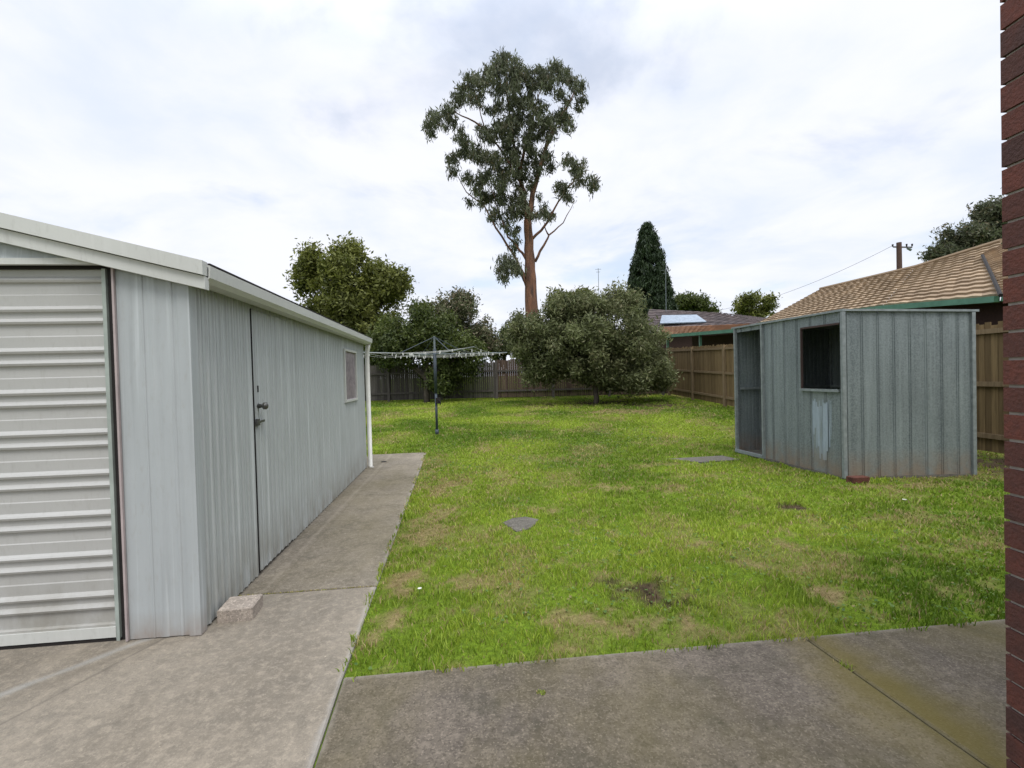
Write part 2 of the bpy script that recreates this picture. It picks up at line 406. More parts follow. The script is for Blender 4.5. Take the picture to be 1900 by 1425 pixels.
# gutter
mb = MB(); ga, gb = -.035, LEN+.07; zt = rz(-OV)+.002; out = OV+.012
sec = [(0.018, zt-.02), (0.018, zt-.085), (.03, zt-.098), (out-.025, zt-.098), (out, zt-.070), (out+.004, zt-.004), (out-.002, zt), (out-.012, zt), (out-.012, zt-.008), (out-.006, zt-.012), (out-.008, zt-.066), (out-.030, zt-.090), (.034, zt-.090), (.024, zt-.08), (.024, zt-.02)]
vs = [gp(ga, -o, z) for o, z in sec]+[gp(gb, -o, z) for o, z in sec]; n = len(sec)
mb.add(vs, [(i, (i+1) % n, n+(i+1) % n, n+i) for i in range(n)]+[tuple(range(n))[::-1], tuple(range(n, 2*n))])
gut = mb.build('gutter', M_trim, garage)
mb = MB(); mb.beam(gp(ga, -(out-.004), zt+.006), gp(gb, -(out-.004), zt+.006), .014, .010); mb.build('roof_flashing', M_dark, garage)
# downpipe at the far corner
mb = MB(); xs = -.062; mb.tube([gp(LEN+.02, -.085, zt-.09), gp(LEN+.02, -.075, zt-.16), gp(LEN+.02, xs, zt-.25), gp(LEN+.02, xs, .03), gp(LEN-.02, xs-.03, .0)], .036, 12)
mb.build('downpipe', M_white, garage, smooth=True)
# personnel door in the side wall
mb = MB(); pd = Prof(LEN, .086, [(.3, .013, .010), (.72, .006, .005)], off=.006)
sheet(mb, C0, su, nside, [(sd0-.002, sd1+.002, None, 1.992)], pd, .03, top); sdoor = mb.build('side_door', M_side, garage)
mb = MB(); mb.beam(gp(sd0-.006, -.006, .02), gp(sd0-.006, -.006, 2.0), .012, .004, (0, 1, 0)); mb.build('door_gap', M_dark, sdoor)
mb = MB(); zk = 1.27; mb.tube([gp(sd0+.05, -.015, zk), gp(sd0+.05, -.045, zk), gp(sd0+.05, -.055, zk), gp(sd0+.05, -.075, zk), gp(sd0+.05, -.085, zk)], [.02, .012, .026, .028, .015], 12); mb.build('knob', M_steel, sdoor, smooth=True)
mb = MB(); mb.beam(gp(sd0-.01, -.03, zk-.12), gp(sd0+.12, -.03, zk-.115), .012, .016); mb.box(gp(sd0+.02, -.022, zk-.12), (.03, .02, .05), su); mb.build('latch', M_steel, sdoor)
mb = MB(); mb.box(gp(sd0+.05, -.018, zk+.13), (.012, .008, .05), su); mb.build('keyhole', M_dark, sdoor)
for s_ in (s_of(527),):
    mb = MB(); mb.beam(gp(s_, -.0065, .012), gp(s_, -.0065, WH+.04), .003, .012, (0, 1, 0)); mb.build('lap_joint', M_side, garage)
# window
mb = MB(); zc = (WZ0+WZ1)/2
mb.beam(gp(sw0, -.012, WZ0), gp(sw1, -.012, WZ0), .03, .03); mb.beam(gp(sw0, -.012, WZ1), gp(sw1, -.012, WZ1), .03, .03)
mb.beam(gp(sw0+.014, -.012, WZ0+.015), gp(sw0+.014, -.012, WZ1-.015), .028, .028, (0, 1, 0)); mb.beam(gp(sw1-.014, -.012, WZ0+.015), gp(sw1-.014, -.012, WZ1-.015), .028, .028, (0, 1, 0))
win = mb.build('window', M_trim, garage)
mb = MB(); mb.add([gp(sw0, -.002, WZ0), gp(sw1, -.002, WZ0), gp(sw1, -.002, WZ1), gp(sw0, -.002, WZ1)], [(0, 1, 2, 3)]); mb.build('pane', M_pane, win)
# ------------------------------------------------------------------ concrete
jb = a+dj*4.2
pj = lambda q, s, t: q+su*s+sf*t
mb = MB()
mb.prism([a+sf*.004, J1+sf*0-su*.004, pj(J1, -.004, 5.5), pj(J1, -7, 5.5), jb+sf*.004], -.12, 0, .007); drive = mb.build('driveway', M_conc, origin=(a[0], a[1], 0))
tag(drive, 'pale brown concrete driveway slab in front of the roller door', kind='structure')
Jm = J1+(pe-J1)*.47
mb = MB(); mb.prism([J1+su*.006, Jm, pj(Jm, 0, 1.6), pj(J1, .006, 1.6)], -.12, .002, .006)
mb.prism([Jm+su*.005, pe, pj(pe, .0, 1.05), pj(Jm, .005, 1.6)], -.12, -.001, .006)
path = mb.build('path', M_path, origin=(J1[0], J1[1], 0)); tag(path, 'narrow stained concrete path along the garage side wall', kind='structure')
t = np.dot(k1-a, de); k1 = a+de*t; kb = k1+dk*5
mb = MB(); mb.prism([jb-sf*.006, kb-de*.008, k1-de*.008, a-sf*.006][::1], -.12, .003, .008)
mb.prism([kb+de*.006, kb+de*4, k1+de*4.5, k1+de*.006], -.12, .001, .008)
patio = mb.build('patio', M_patio, origin=(a[0], a[1], 0)); tag(patio, 'dark weathered concrete patio slabs beside the brick wall', kind='structure')
# ------------------------------------------------------------------ galvanised garden shed
A = G0(1568, 887)[:2]; B = G0(1368, 838)[:2]; Cc = G0(1804, 880)[:2]; D = B+(Cc-A)
ab = B-A; LAB = np.linalg.norm(ab); ab /= LAB; ac = Cc-A; LAC = np.linalg.norm(ac); ac /= LAC
shed = empty('garden_shed', tuple((A+D)/2)+(0,), 'small open galvanised metal garden shed with empty window on the lawn', 'shed')
nab = np.array([ab[1], -ab[0]]); nab = nab if nab[0] < 0 else -nab
nac = np.array([ac[1], -ac[0]]); nac = nac if nac[1] < 0 else -nac
def zinc(name, paint=False):
    m, nt, bs = nodes(name)
    f1 = noise_fac(nt, 6, 5, (1, 1, .05), .38, .62); f0 = noise_fac(nt, 22, 4, (1, 1, .03), .42, .66); f2 = noise_fac(nt, 48, 3, (1, 1, 1), .38, .62); f3 = noise_fac(nt, 2.5, 5, (1, 1, .6), .4, .7)
    c = mixc(nt, f1, (.225, .262, .262), (.135, .162, .166)); c = mixc(nt, mul(nt, f0, .6), c, (.085, .105, .108)); c = mixc(nt, mul(nt, f2, .5), c, (.30, .335, .33)); c = mixc(nt, mul(nt, f3, .35), c, (.11, .13, .135))
    if paint: c = mixc(nt, noise_fac(nt, 26, 5, (1, 1, .06), .36, .52), c, (.34, .40, .46)); c = mixc(nt, mul(nt, noise_fac(nt, 12, 4), .4), c, (.24, .29, .33))
    g = N(nt, 'ShaderNodeNewGeometry'); sp = N(nt, 'ShaderNodeSeparateXYZ'); nt.links.new(g.outputs['Position'], sp.inputs[0])
    r = N(nt, 'ShaderNodeMapRange'); r.inputs['From Min'].default_value = .38; r.inputs['From Max'].default_value = 0.0
    nt.links.new(sp.outputs[2], r.inputs['Value']); f4 = noise_fac(nt, 6, 6, (1, 1, .8), .25, .6)
    c = mixc(nt, mul(nt, mul(nt, r.outputs[0], f4), .9), c, (.25, .18, .125))
    nt.links.new(c, bs.inputs['Base Color']); bs.inputs['Roughness'].default_value = .55; bs.inputs['Metallic'].default_value = .2
    bump(nt, bs, f1, .2, .004); return m
M_zinc = zinc('weathered_zinc')
M_zinctrim = simple('zinc_trim', (.27, .30, .30), .5, .2, var=.3, scale=14)
M_bluepaint = zinc('pale_blue_paint', True)
HS = 2.20
def ztA(t): return HS-.05*t/LAC                      # roof falls slightly to the right
def sp_(s, t, z): q = A+ab*s+ac*t; return np.array([q[0], q[1], z])
def s_on(px, p0, dv, L):
    lo, hi = -.5, L+.5
    f = lambda m: 950+FPX*np.dot(np.r_[p0+dv*m, .9]-CAM, Rv)/np.dot(np.r_[p0+dv*m, .9]-CAM, Fv)
    inc = f(hi) > f(lo)
    for _ in range(50):
        m = (lo+hi)/2
        if (f(m) < px) == inc: lo = m
        else: hi = m
    return lo
swa, swb = s_on(1561, A, ab, LAB), s_on(1490, A, ab, LAB); sda = s_on(1419, A, ab, LAB)
SZ0, SZ1 = 1.15, 2.02
pz = Prof(LAB, .26, [(.1, .008, .010), (.20, .008, .010), (.62, .05, .003)])
mb = MB(); tp = lambda s: HS-.02
sheet(mb, A, ab, nab, [(0.0, swa, None, None), (swa, swb, None, SZ0), (swa, swb, SZ1, None), (swb, sda, None, None), (sda, LAB, HS-.10, None)], pz, .01, tp)
mb.build('front_wall', M_zinc, shed)
mb = MB(); sheet(mb, A, ac, nac, [(0, LAC, None, None)], Prof(LAC, .21, [(.10, .006, .009), (.22, .006, .009), (.66, .05, .003)]), .01, lambda s: ztA(s)-.02); mb.build('side_wall', M_zinc, shed)
mb = MB(); sheet(mb, B, ac, -nac, [(0, LAC, None, None)], Prof(LAC, .13, [(.12, .010, .010), (.6, .01, .01)], off=-.0), .01, lambda s: ztA(s)-.02); mb.build('end_wall', M_zinc, shed)
mb = MB(); sheet(mb, Cc, ab, -nab, [(0, LAB, None, None)], Prof(LAB, .21, [(.10, .006, .009), (.22, .006, .009), (.66, .05, .003)]), .01, lambda s: ztA(LAC)-.02); mb.build('rear_wall', M_zinc, shed)
mb = MB(); 
T = [sp_(-.04, -.04, HS+.0), sp_(LAB+.05, -.04, HS), sp_(LAB+.05, LAC+.07, ztA(LAC)), sp_(-.04, LAC+.07, ztA(LAC))]
mb.hexa([p-np.array([0, 0, .028]) for p in T][::-1], T[::-1]); mb.build('roof', M_zinctrim, shed)
for s, t in ((-.012, -.012), (LAB-.02, -.012), (sda+.018, -.012), (-.012, LAC+.008), (LAB-.02, LAC+.008)):
    mb = MB(); mb.beam(sp_(s, t, 0), sp_(s, t, HS-.03-(.05 if t > 1 else 0)), .045, .045, (0, 1, 0)); mb.build('corner_post', M_zinctrim, shed)
mb = MB(); mb.beam(sp_(LAB*.98, .05, 1.12), sp_(LAB*.98, LAC-.05, 1.12), .04, .04); mb.beam(sp_(0.02, LAC-.04, 1.12), sp_(LAB-.02, LAC-.04, 1.12), .04, .04); mb.build('wall_rail', M_zinctrim, shed)
mb = MB(); mb.beam(sp_(sda+.02, -.02, .025), sp_(LAB, -.02, .025), .05, .05); mb.build('door_sill', M_zinctrim, shed)
mb = MB(); mb.beam(sp_(swa, -.018, SZ0-.012), sp_(swb+.02, -.018, SZ0-.012), .05, .035); wf = mb.build('window_sill', M_zinctrim, shed)
mb = MB(); mb.beam(sp_(swb+.004, -.006, SZ0+.006), sp_(swb+.004, -.006, SZ1), .03, .016, (0, 1, 0)); mb.beam(sp_(swa, -.006, SZ1), sp_(swb+.01, -.006, SZ1), .02, .025); mb.build('window_frame', simple('rusty_frame', (.07, .045, .04), .8), shed)
# pale paint run under the window (thin coat standing proud of the ribs)
mb = MB(); s0, s1 = s_on(1543, A, ab, LAB), s_on(1503, A, ab, LAB); nn = 14
for i in range(nn):
    u0 = s0+(s1-s0)*i/nn; u1 = s0+(s1-s0)*(i+1)/nn+.0
    lo = .18+.45*random.random()**2+(.25 if i in (0, nn-1) else 0); hi = 1.02-.12*random.random()
    off = -(max(pz(u0), pz(u1))+.0015)
    q = [sp_(u0, 0, lo), sp_(u1, 0, lo), sp_(u1, 0, hi), sp_(u0, 0, hi)]
    mb.add([np.r_[v[:2]+nab*(-off), v[2]] for v in q], [(0, 1, 2, 3)])
mb.build('paint_patch', M_bluepaint, shed)
mb = MB(); mb.prism([sp_(-.02, -.02, 0)[:2], sp_(-.02, LAC+.02, 0)[:2], sp_(LAB+.02, LAC+.02, 0)[:2], sp_(LAB+.02, -.02, 0)[:2]][::-1] if np.cross(ab, ac) > 0 else [sp_(-.02, -.02, 0)[:2], sp_(LAB+.02, -.02, 0)[:2], sp_(LAB+.02, LAC+.02, 0)[:2], sp_(-.02, LAC+.02, 0)[:2]][::-1], -.08, .006, 0); mb.build('floor_slab', M_paver, shed)
# ------------------------------------------------------------------ small things on the ground
def block(name, c, sz, ax, m, label, cat, z0=0.0, tiltz=0):
    mb = MB(); b = .008; ax = np.array(ax, float); ax /= np.linalg.norm(ax); ay = np.array([-ax[1], ax[0]])
    hx, hy = sz[0]/2, sz[1]/2
    poly = [np.array(c[:2])+ax*i*hx+ay*j*hy for i, j in ((-1, -1), (1, -1), (1, 1), (-1, 1))]
    mb.prism(poly, z0, z0+sz[2], b); o = mb.build(name, m, origin=(c[0], c[1], z0)); tag(o, label, cat); return o
bc = G0(439, 1147)
lb = block('concrete_block', (bc[0]-.0, bc[1]+.05), (.20, .19, .08), -sf, M_block, 'pale broken concrete block standing against the garage side wall on the driveway', 'block')
lb.rotation_euler = (0, 0, .06)
b2 = G0(1592, 893); block('red_brick', (b2[0], b2[1]), (.23, .11, .075), (1, .1), M_brickred, 'loose red brick lying at the near corner of the garden shed', 'brick', -.012)
pv = G0(966, 971); vv = [G0(932, 968)[:2], G0(958, 984)[:2], G0(985, 978)[:2], G0(1000, 962)[:2], G0(975, 957)[:2], G0(950, 960)[:2]]
ar = sum(vv[i][0]*vv[(i+1) % 6][1]-vv[(i+1) % 6][0]*vv[i][1] for i in range(6)); vv = vv if ar > 0 else vv[::-1]
mb = MB(); mb.prism(vv, -.06, -.006, .006); tag(mb.build('paver', M_paver, origin=tuple(pv[:2])+(-.06,)), 'grey concrete paver half overgrown in the middle of the lawn', 'paver')
q = [G0(1236, 851), G0(1300, 857), G0(1372, 852), G0(1340, 845)]
mb = MB(); pad = [p[:2] for p in q]
ar = sum(pad[i][0]*pad[(i+1) % 4][1]-pad[(i+1) % 4][0]*pad[i][1] for i in range(4))
if ar < 0: pad = pad[::-1]
mb.prism(pad, -.05, .0, .004); tag(mb.build('concrete_pad', M_paver, origin=tuple(pad[0])+(0,)), 'thin worn concrete pad on the grass at the shed doorway', 'slab')
dr = G0(712, 857)
mb = MB(); mb.tube([(dr[0], dr[1], .0015), (dr[0], dr[1], .006)], .05, 16); mb.tube([(dr[0], dr[1], .006), (dr[0], dr[1], .009)], .035, 16); tag(mb.build('drain_cover', M_dark, origin=tuple(dr[:2])+(0,)), 'small dark round drain cover at the far end of the path', 'drain')
# ------------------------------------------------------------------ ground and lawn
def pxm(p): return np.asarray(p)[:2]
dryP = []   # (x, y, rx, ry, amount) straw-coloured patches
def dp(px, py, rx, ry, k=1.0):
    g = G(px, py); dryP.append((g[0], g[1], rx, ry, k))
for v in [(835, 895, .35, .5, .9), (800, 960, .2, .7, .9), (812, 905, .3, .6, .9), (900, 830, .3, .7, .7), (930, 880, .25, .7, .6), (1120, 903, .3, .22, .9), (1250, 905, .3, .2, .6), (1535, 1100, .16, .12, 1), (1150, 1150, .35, .13, 1), (1060, 1145, .2, .1, .8), (890, 1075, .25, .14, .8), (745, 1085, .12, .22, 1.0), (735, 1140, .12, .16, 1), (1310, 882, .4, .2, .7), (1010, 943, .24, .16, 1.2), (880, 1010, .3, .2, .5), (1200, 862, .6, .2, .6), (1160, 762, 1.6, .9, 1.2), (1690, 960, .5, .3, .5), (690, 1165, .07, .2, .9), (1000, 850, .5, .5, .4), (1400, 1170, .5, .06, .6), (1800, 1000, .4, .3, .5), (1680, 900, .8, .12, .8), (860, 1130, .3, .1, .5), (1480, 870, .4, .2, .4)]: dp(*v)
dirt_shadeP = []  # dark soil, with the shade under bush and fence foot painted in
for v in [(1190, 1090, .2, .14, 1), (1215, 1105, .18, .1, 1), (1130, 1075, .12, .08, .8), (1465, 938, .12, .07, 1), (745, 1000, .05, .2, .0), (1105, 748, 1.9, 1.3, 1.3), (1220, 752, 1.7, 1.2, 1.0), (1830, 855, .8, 1.2, 1.1)]:
    g = G(v[0], v[1]); dirt_shadeP.append((g[0], g[1], v[2], v[3], v[4]))
def field(lst, x, y, f=3.0):
    out = np.zeros_like(x); wob = fbm(x*f, y*f, 4)-.5; w2 = fbm(x*f*5+9, y*f*5, 3)-.5
    for (cx, cy, rx, ry, k) in lst:
        d = np.sqrt(((x-cx)/rx)**2+((y-cy)/ry)**2)
        out = np.maximum(out, np.clip((1.05-d+wob*1.8+w2*2.8)/.7, 0, 1)*min(k, 1))
    return out
def dryf(x, y):
    base = np.clip((fbm(x*1.4+5, y*1.1, 5)-.58)*4, 0, .35)+np.clip((fbm(x*9+5, y*9, 3)-.62)*6, 0, .5)*np.clip(1.4-y/9, 0, 1)
    return np.clip(np.maximum(field(dryP, x, y), base), 0, 1)
def dirt_shadef(x, y): return np.clip(field(dirt_shadeP, x, y), 0, 1)
gx = np.concatenate([[-1500, -500, -200, -80, -40, -20], np.arange(-12, -3, .5), np.arange(-3, 8, .07), np.arange(8, 16, 1.0), [20, 40, 80, 200, 500, 1500]])
gy = np.concatenate([[-200, -40, -10, -4, 0, 1.2], np.arange(1.8, 9, .07), np.arange(9, 24, .25), [26, 30, 40, 60, 120, 300, 900, 2500]])
X, Y = np.meshgrid(gx, gy); Z = lawn_z(X, Y)
inner_far = (Y > 24) | (np.abs(X) > 14) | (Y < 1.5); Z = np.where(inner_far, -.02+rise(X, Y), Z)
nx, ny = len(gx), len(gy)
Vg = np.stack([X.ravel(), Y.ravel(), Z.ravel()], 1)
idx = np.arange(nx*ny).reshape(ny, nx)
Fg = np.stack([idx[:-1, :-1].ravel(), idx[:-1, 1:].ravel(), idx[1:, 1:].ravel(), idx[1:, :-1].ravel()], 1)
lawn = link_mesh('ground', Vg, Fg.tolist(), None, smooth=True); tag(lawn, 'mown green back lawn with straw coloured patches', kind='structure')
def setattr_(me, name, dom, vals):
    at = me.attributes.new(name, 'FLOAT', dom); at.data.foreach_set('value', np.asarray(vals, np.float32))
setattr_(lawn.data, 'dry', 'POINT', dryf(Vg[:, 0], Vg[:, 1])); setattr_(lawn.data, 'dirt', 'POINT', dirt_shadef(Vg[:, 0], Vg[:, 1]))
m, nt, bs = nodes('lawn_soil')
a1 = N(nt, 'ShaderNodeAttribute', attribute_name='dry'); a2 = N(nt, 'ShaderNodeAttribute', attribute_name='dirt')
c = mixc(nt, noise_fac(nt, 1.2, 6), (.17, .26, .022), (.12, .19, .018)); c = mixc(nt, mul(nt, noise_fac(nt, 40, 4), .6), c, (.05, .07, .015))
c = mixc(nt, mul(nt, a1.outputs['Fac'], .85), c, mixc(nt, noise_fac(nt, 25, 4), (.30, .22, .12), (.16, .115, .06)))
c = mixc(nt, a2.outputs['Fac'], c, mixc(nt, noise_fac(nt, 18, 4), (.045, .035, .022), (.10, .07, .045)))
nt.links.new(c, bs.inputs['Base Color']); bs.inputs['Roughness'].default_value = 1; bs.inputs['Specular IOR Level'].default_value = .05
bump(nt, bs, noise_fac(nt, 50, 4), .6, .02); lawn.data.materials.append(m)
# grass blades
def inpoly(x, y, poly):
    ins = np.zeros(x.shape, bool); n = len(poly)
    for i in range(n):
        x1, y1 = poly[i]; x2, y2 = poly[(i+1) % n]
        c = ((y1 > y) != (y2 > y)) & (x < (x2-x1)*(y-y1)/(y2-y1+1e-12)+x1); ins ^= c
    return ins
nc = 2200000
bx = rng.uniform(-9, 8, nc); by = rng.uniform(1.7, 23, nc)
d = np.hypot(bx, by)
keep = (np.abs(bx) < 1.22*by+.3) & (rng.random(nc) < np.minimum(1, (4.2/d)**1.15)*np.where(d < 6, 1, .9))
bx, by = bx[keep], by[keep]
hol = [[a, a+sf*0-su*6+np.array([.6, 0]), a-su*6+sf*9, a+sf*9], [a, k1, a+de*9, a+de*9-su*8, a-su*8], [C0[:2]-su*9, C0[:2]+su*(LEN+.02), pj(C1[:2], 0, 6), pj(C0[:2], -9, 6)],
       [a, J1, pe, pj(pe, 0, 1.1), pj(a, 0, 3), pj(a, -4, 3)], [a, k1, a+de*9, a+de*9-su*6, a-su*6-de*4],
       [sp_(-.03, -.03, 0)[:2], sp_(LAB+.02, -.03, 0)[:2], sp_(LAB+.02, LAC+.03, 0)[:2], sp_(-.03, LAC+.03, 0)[:2]], pad,
       vv]
bad = np.zeros(bx.shape, bool); onslab = np.zeros(bx.shape, bool)
cr_ = np.clip((fbm(bx*6, by*6, 4)-.40)*.22, 0, .05)          # turf creeping over the slab edges
for k_, h in enumerate(hol):
    ins = inpoly(bx, by, h)
    bad |= ins
d1 = -((bx-a[0])*(-de[1])+(by-a[1])*de[0])                       # depth past the patio's front edge
fe = (d1 > 0) & (d1 < cr_) & ((bx-a[0])*de[0]+(by-a[1])*de[1] > .03)
nd = np.array([dp_[1], -dp_[0]]); d2 = -((bx-a[0])*nd[0]+(by-a[1])*nd[1])   # depth past the path's right edge
fp = (d2 > 0) & (d2 < cr_*.7) & ((bx-a[0])*dp_[0]+(by-a[1])*dp_[1] > .05) & ((bx-a[0])*dp_[0]+(by-a[1])*dp_[1] < np.linalg.norm(pe-a))
onslab = (fe | fp) & bad; bad &= ~onslab
bx, by, onslab = bx[~bad], by[~bad], onslab[~bad]
dry = dryf(bx, by); dirt = dirt_shadef(bx, by); tuft = fbm(bx*5, by*5, 3); bare = field(dirt_shadeP[-3:], bx, by)*(by > 9)+field(dirt_shadeP[-1:], bx, by)*(by <= 9)
keep = rng.random(bx.shape) < np.clip(1-.5*dry-.6*dirt-.6*bare, .03, 1)*np.clip(.45+1.3*(tuft-.25), .3, 1)
bx, by, dry, dirt, tuft, onslab = bx[keep], by[keep], dry[keep], dirt[keep], tuft[keep], onslab[keep]
nb = len(bx); d = np.hypot(bx, by)
print('blades', nb)
hgt = rng.uniform(.017, .042, nb)*(.42+1.3*tuft)*(1-.45*dry)*np.where(d > 9, 1.15, 1)
wid = .0026*np.maximum(1, d/3.3)*rng.uniform(.7, 1.5, nb)
ang = rng.uniform(0, 2*np.pi, nb); lean = rng.uniform(.1, 1.0, nb)*hgt; la = rng.uniform(0, 2*np.pi, nb)
zb = np.where(onslab, .001, lawn_z(bx, by)-.002)
cx, sx = np.cos(ang)*wid, np.sin(ang)*wid; lx, ly = np.cos(la)*lean, np.sin(la)*lean
V = np.empty((nb, 5, 3), np.float32)
V[:, 0] = np.stack([bx-cx, by-sx, zb], 1); V[:, 1] = np.stack([bx+cx, by+sx, zb], 1)
V[:, 2] = np.stack([bx+cx*.75+lx*.35, by+sx*.75+ly*.35, zb+hgt*.6], 1); V[:, 3] = np.stack([bx-cx*.75+lx*.35, by-sx*.75+ly*.35, zb+hgt*.6], 1)
V[:, 4] = np.stack([bx+lx, by+ly, zb+hgt], 1)
me = bpy.data.meshes.new('grass'); me.vertices.add(nb*5); me.vertices.foreach_set('co', V.ravel())
base = (np.arange(nb)*5)[:, None]
loops = np.concatenate([base+np.array([[0, 1, 2, 3]]), base+np.array([[3, 2, 4]])], 1).ravel()
me.loops.add(nb*7); me.loops.foreach_set('vertex_index', loops.astype(np.int32))
me.polygons.add(nb*2); st = np.stack([np.arange(nb)*7, np.arange(nb)*7+4], 1).ravel(); me.polygons.foreach_set('loop_start', st.astype(np.int32))
me.update(calc_edges=True); me.validate()
setattr_(me, 'tint', 'FACE', np.repeat(np.clip(rng.normal(.5, .22, nb)+(fbm(bx*.7, by*.7, 4)-.5)*2.2, 0, 1), 2))
setattr_(me, 'dry', 'FACE', np.repeat(np.clip(np.where(rng.random(nb) < .06+dry*.85, rng.uniform(.6, 1, nb), dry*.3)+dirt*.3, 0, 1), 2))
grass = bpy.data.objects.new('grass', me); COL.objects.link(grass)
tag(grass, 'short green lawn grass blades with dry straw tufts', 'grass', kind='stuff')
setattr_(me, 'dirt', 'FACE', np.repeat(np.clip(np.where(rng.random(nb) < dirt*.9+.05, rng.uniform(.5, 1, nb), 0), 0, 1)*(dirt > .02)+.55*(rng.random(nb) < .05), 2))
gm = leafmat('grass_blade', (.110, .195, .014), (.350, .440, .050), (.45, .32, .18), transl=.3); nt = gm.node_tree
at = N(nt, 'ShaderNodeAttribute', attribute_name='dirt')
for nn_ in ('Principled BSDF', 'Translucent BSDF'):
    sk = [n_ for n_ in nt.nodes if n_.name == nn_][0].inputs[0]; src = sk.links[0].from_socket; nt.links.new(mixc(nt, at.outputs['Fac'], src, (.075, .055, .028)), sk)
me.materials.append(gm)
# clover and broad leaved weeds scattered through the turf
ncl = 16000; wx = rng.uniform(-2.5, 6.5, ncl); wy = rng.uniform(2.2, 12, ncl); kk = (fbm(wx*1.3+40, wy*1.3, 4) > .53) & (dryf(wx, wy) < .5) & (np.abs(wx) < 1.2*wy)
for h in hol: kk &= ~inpoly(wx, wy, h)
wx, wy = wx[kk], wy[kk]; nw = len(wx); rr = rng.uniform(.006, .013, nw)*np.maximum(1, wy/6); zz = lawn_z(wx, wy)+rng.uniform(.01, .03, nw); V = []
an = rng.uniform(0, 6.28, nw); V = np.empty((nw, 5, 3))
for k in range(5):
    V[:, k, 0] = wx+rr*np.cos(an+k*1.2566); V[:, k, 1] = wy+rr*np.sin(an+k*1.2566); V[:, k, 2] = zz+rng.normal(0, .35, nw)*rr
me = bpy.data.meshes.new('clover'); me.vertices.add(nw*5); me.vertices.foreach_set('co', V.astype(np.float32).ravel()); me.loops.add(nw*5); me.loops.foreach_set('vertex_index', np.arange(nw*5, dtype=np.int32)); me.polygons.add(nw); me.polygons.foreach_set('loop_start', (np.arange(nw)*5).astype(np.int32)); me.update(calc_edges=True)
setattr_(me, 'tint', 'FACE', rng.random(nw)); setattr_(me, 'dry', 'FACE', rng.random(nw)**6); o = bpy.data.objects.new('clover', me); COL.objects.link(o); me.materials.append(leafmat('clover_leaf', (.055, .125, .022), (.15, .24, .05), (.3, .24, .1)))
tag(o, 'small broad leaved clover and weeds growing through the lawn', 'clover', kind='stuff')
# ------------------------------------------------------------------ weeds
def weed(c, label, n=40, r=.05, h=.05):
    mb = MB()
    for i in range(n):
        aa = random.uniform(0, 6.283); rr = r*random.random()**.6; x = c[0]+rr*math.cos(aa); y = c[1]+rr*math.sin(aa)*.8; b = random.uniform(0, 3.14); w = .004
        hh = h*random.uniform(.3, 1); lx = random.uniform(-.6, .6)*h; ly = random.uniform(-.6, .6)*h
        mb.add([(x-w*math.cos(b), y-w*math.sin(b), c[2]), (x+w*math.cos(b), y+w*math.sin(b), c[2]), (x+lx, y+ly, c[2]+hh)], [(0, 1, 2)])
    o = mb.build('weed', bpy.data.materials['grass_blade'], origin=c); tag(o, label, 'weed'); setattr_(o.data, 'tint', 'FACE', [random.random() for _ in range(n)]); setattr_(o.data, 'dry', 'FACE', [random.random()**3 for _ in range(n)])
weed(tuple(G0(1004, 1287)[:2])+(.003,), 'small moss tuft alone in the middle of the patio slab', 50, .022, .012)
weed(tuple(G0(1566, 1236)[:2])+(-.01,), 'small green weed growing from the diagonal patio joint', 70, .045, .035)
mossy = MB(); 
for i in range(260):
    t = random.random(); q = J1+sf*t*1.15+su*random.gauss(.001, .004); z = -.002; b = random.uniform(0, 3.14); w = .005; hh = random.uniform(.003, .010)
    mossy.add([(q[0]-w*math.cos(b), q[1]-w*math.sin(b), z), (q[0]+w*math.cos(b), q[1]+w*math.sin(b), z), (q[0]+random.uniform(-.006, .006), q[1]+random.uniform(-.006, .006), z+hh)], [(0, 1, 2)])
o = mossy.build('moss', bpy.data.materials['grass_blade'], origin=tuple(J1)+(0,)); tag(o, 'yellow green moss filling the cross joint of the concrete path', 'moss', kind='stuff')
setattr_(o.data, 'tint', 'FACE', [random.random() for _ in range(260)]); setattr_(o.data, 'dry', 'FACE', [.3+.5*random.random() for _ in range(260)])
M_petal = simple('white_petal', (.8, .8, .74), .6, var=.1); M_stem = simple('flower_stem', (.1, .2, .04), .7)
for (px, py, rr, lab) in ((779, 1103, .012, 'tiny white flower in the grass close to the path edge'), (1678, 933, .016, 'tiny white flower in the lawn in front of the garden shed'), (829, 742, .05, 'white flower head in the grass behind the clothes line pole')):
    g = G(px, py); z = float(lawn_z(g[0], g[1])); fl_ = empty('white_flower', (g[0], g[1], z), lab, 'flower')
    mb = MB(); mb.tube([(g[0], g[1], z-.01), (g[0], g[1], z+.05)], .0015, 5); mb.build('stem', M_stem, fl_)
    mb = MB()
    for k in range(9):
        an = k*6.283/9; c_, s_ = math.cos(an), math.sin(an); mb.add([(g[0], g[1], z+.05), (g[0]+rr*(c_-s_*.3), g[1]+rr*(s_+c_*.3), z+.055), (g[0]+rr*1.2*c_, g[1]+rr*1.2*s_, z+.053+rr*.5), (g[0]+rr*(c_+s_*.3), g[1]+rr*(s_-c_*.3), z+.055)], [(0, 1, 2, 3)])
    mb.build('petals', M_petal, fl_)
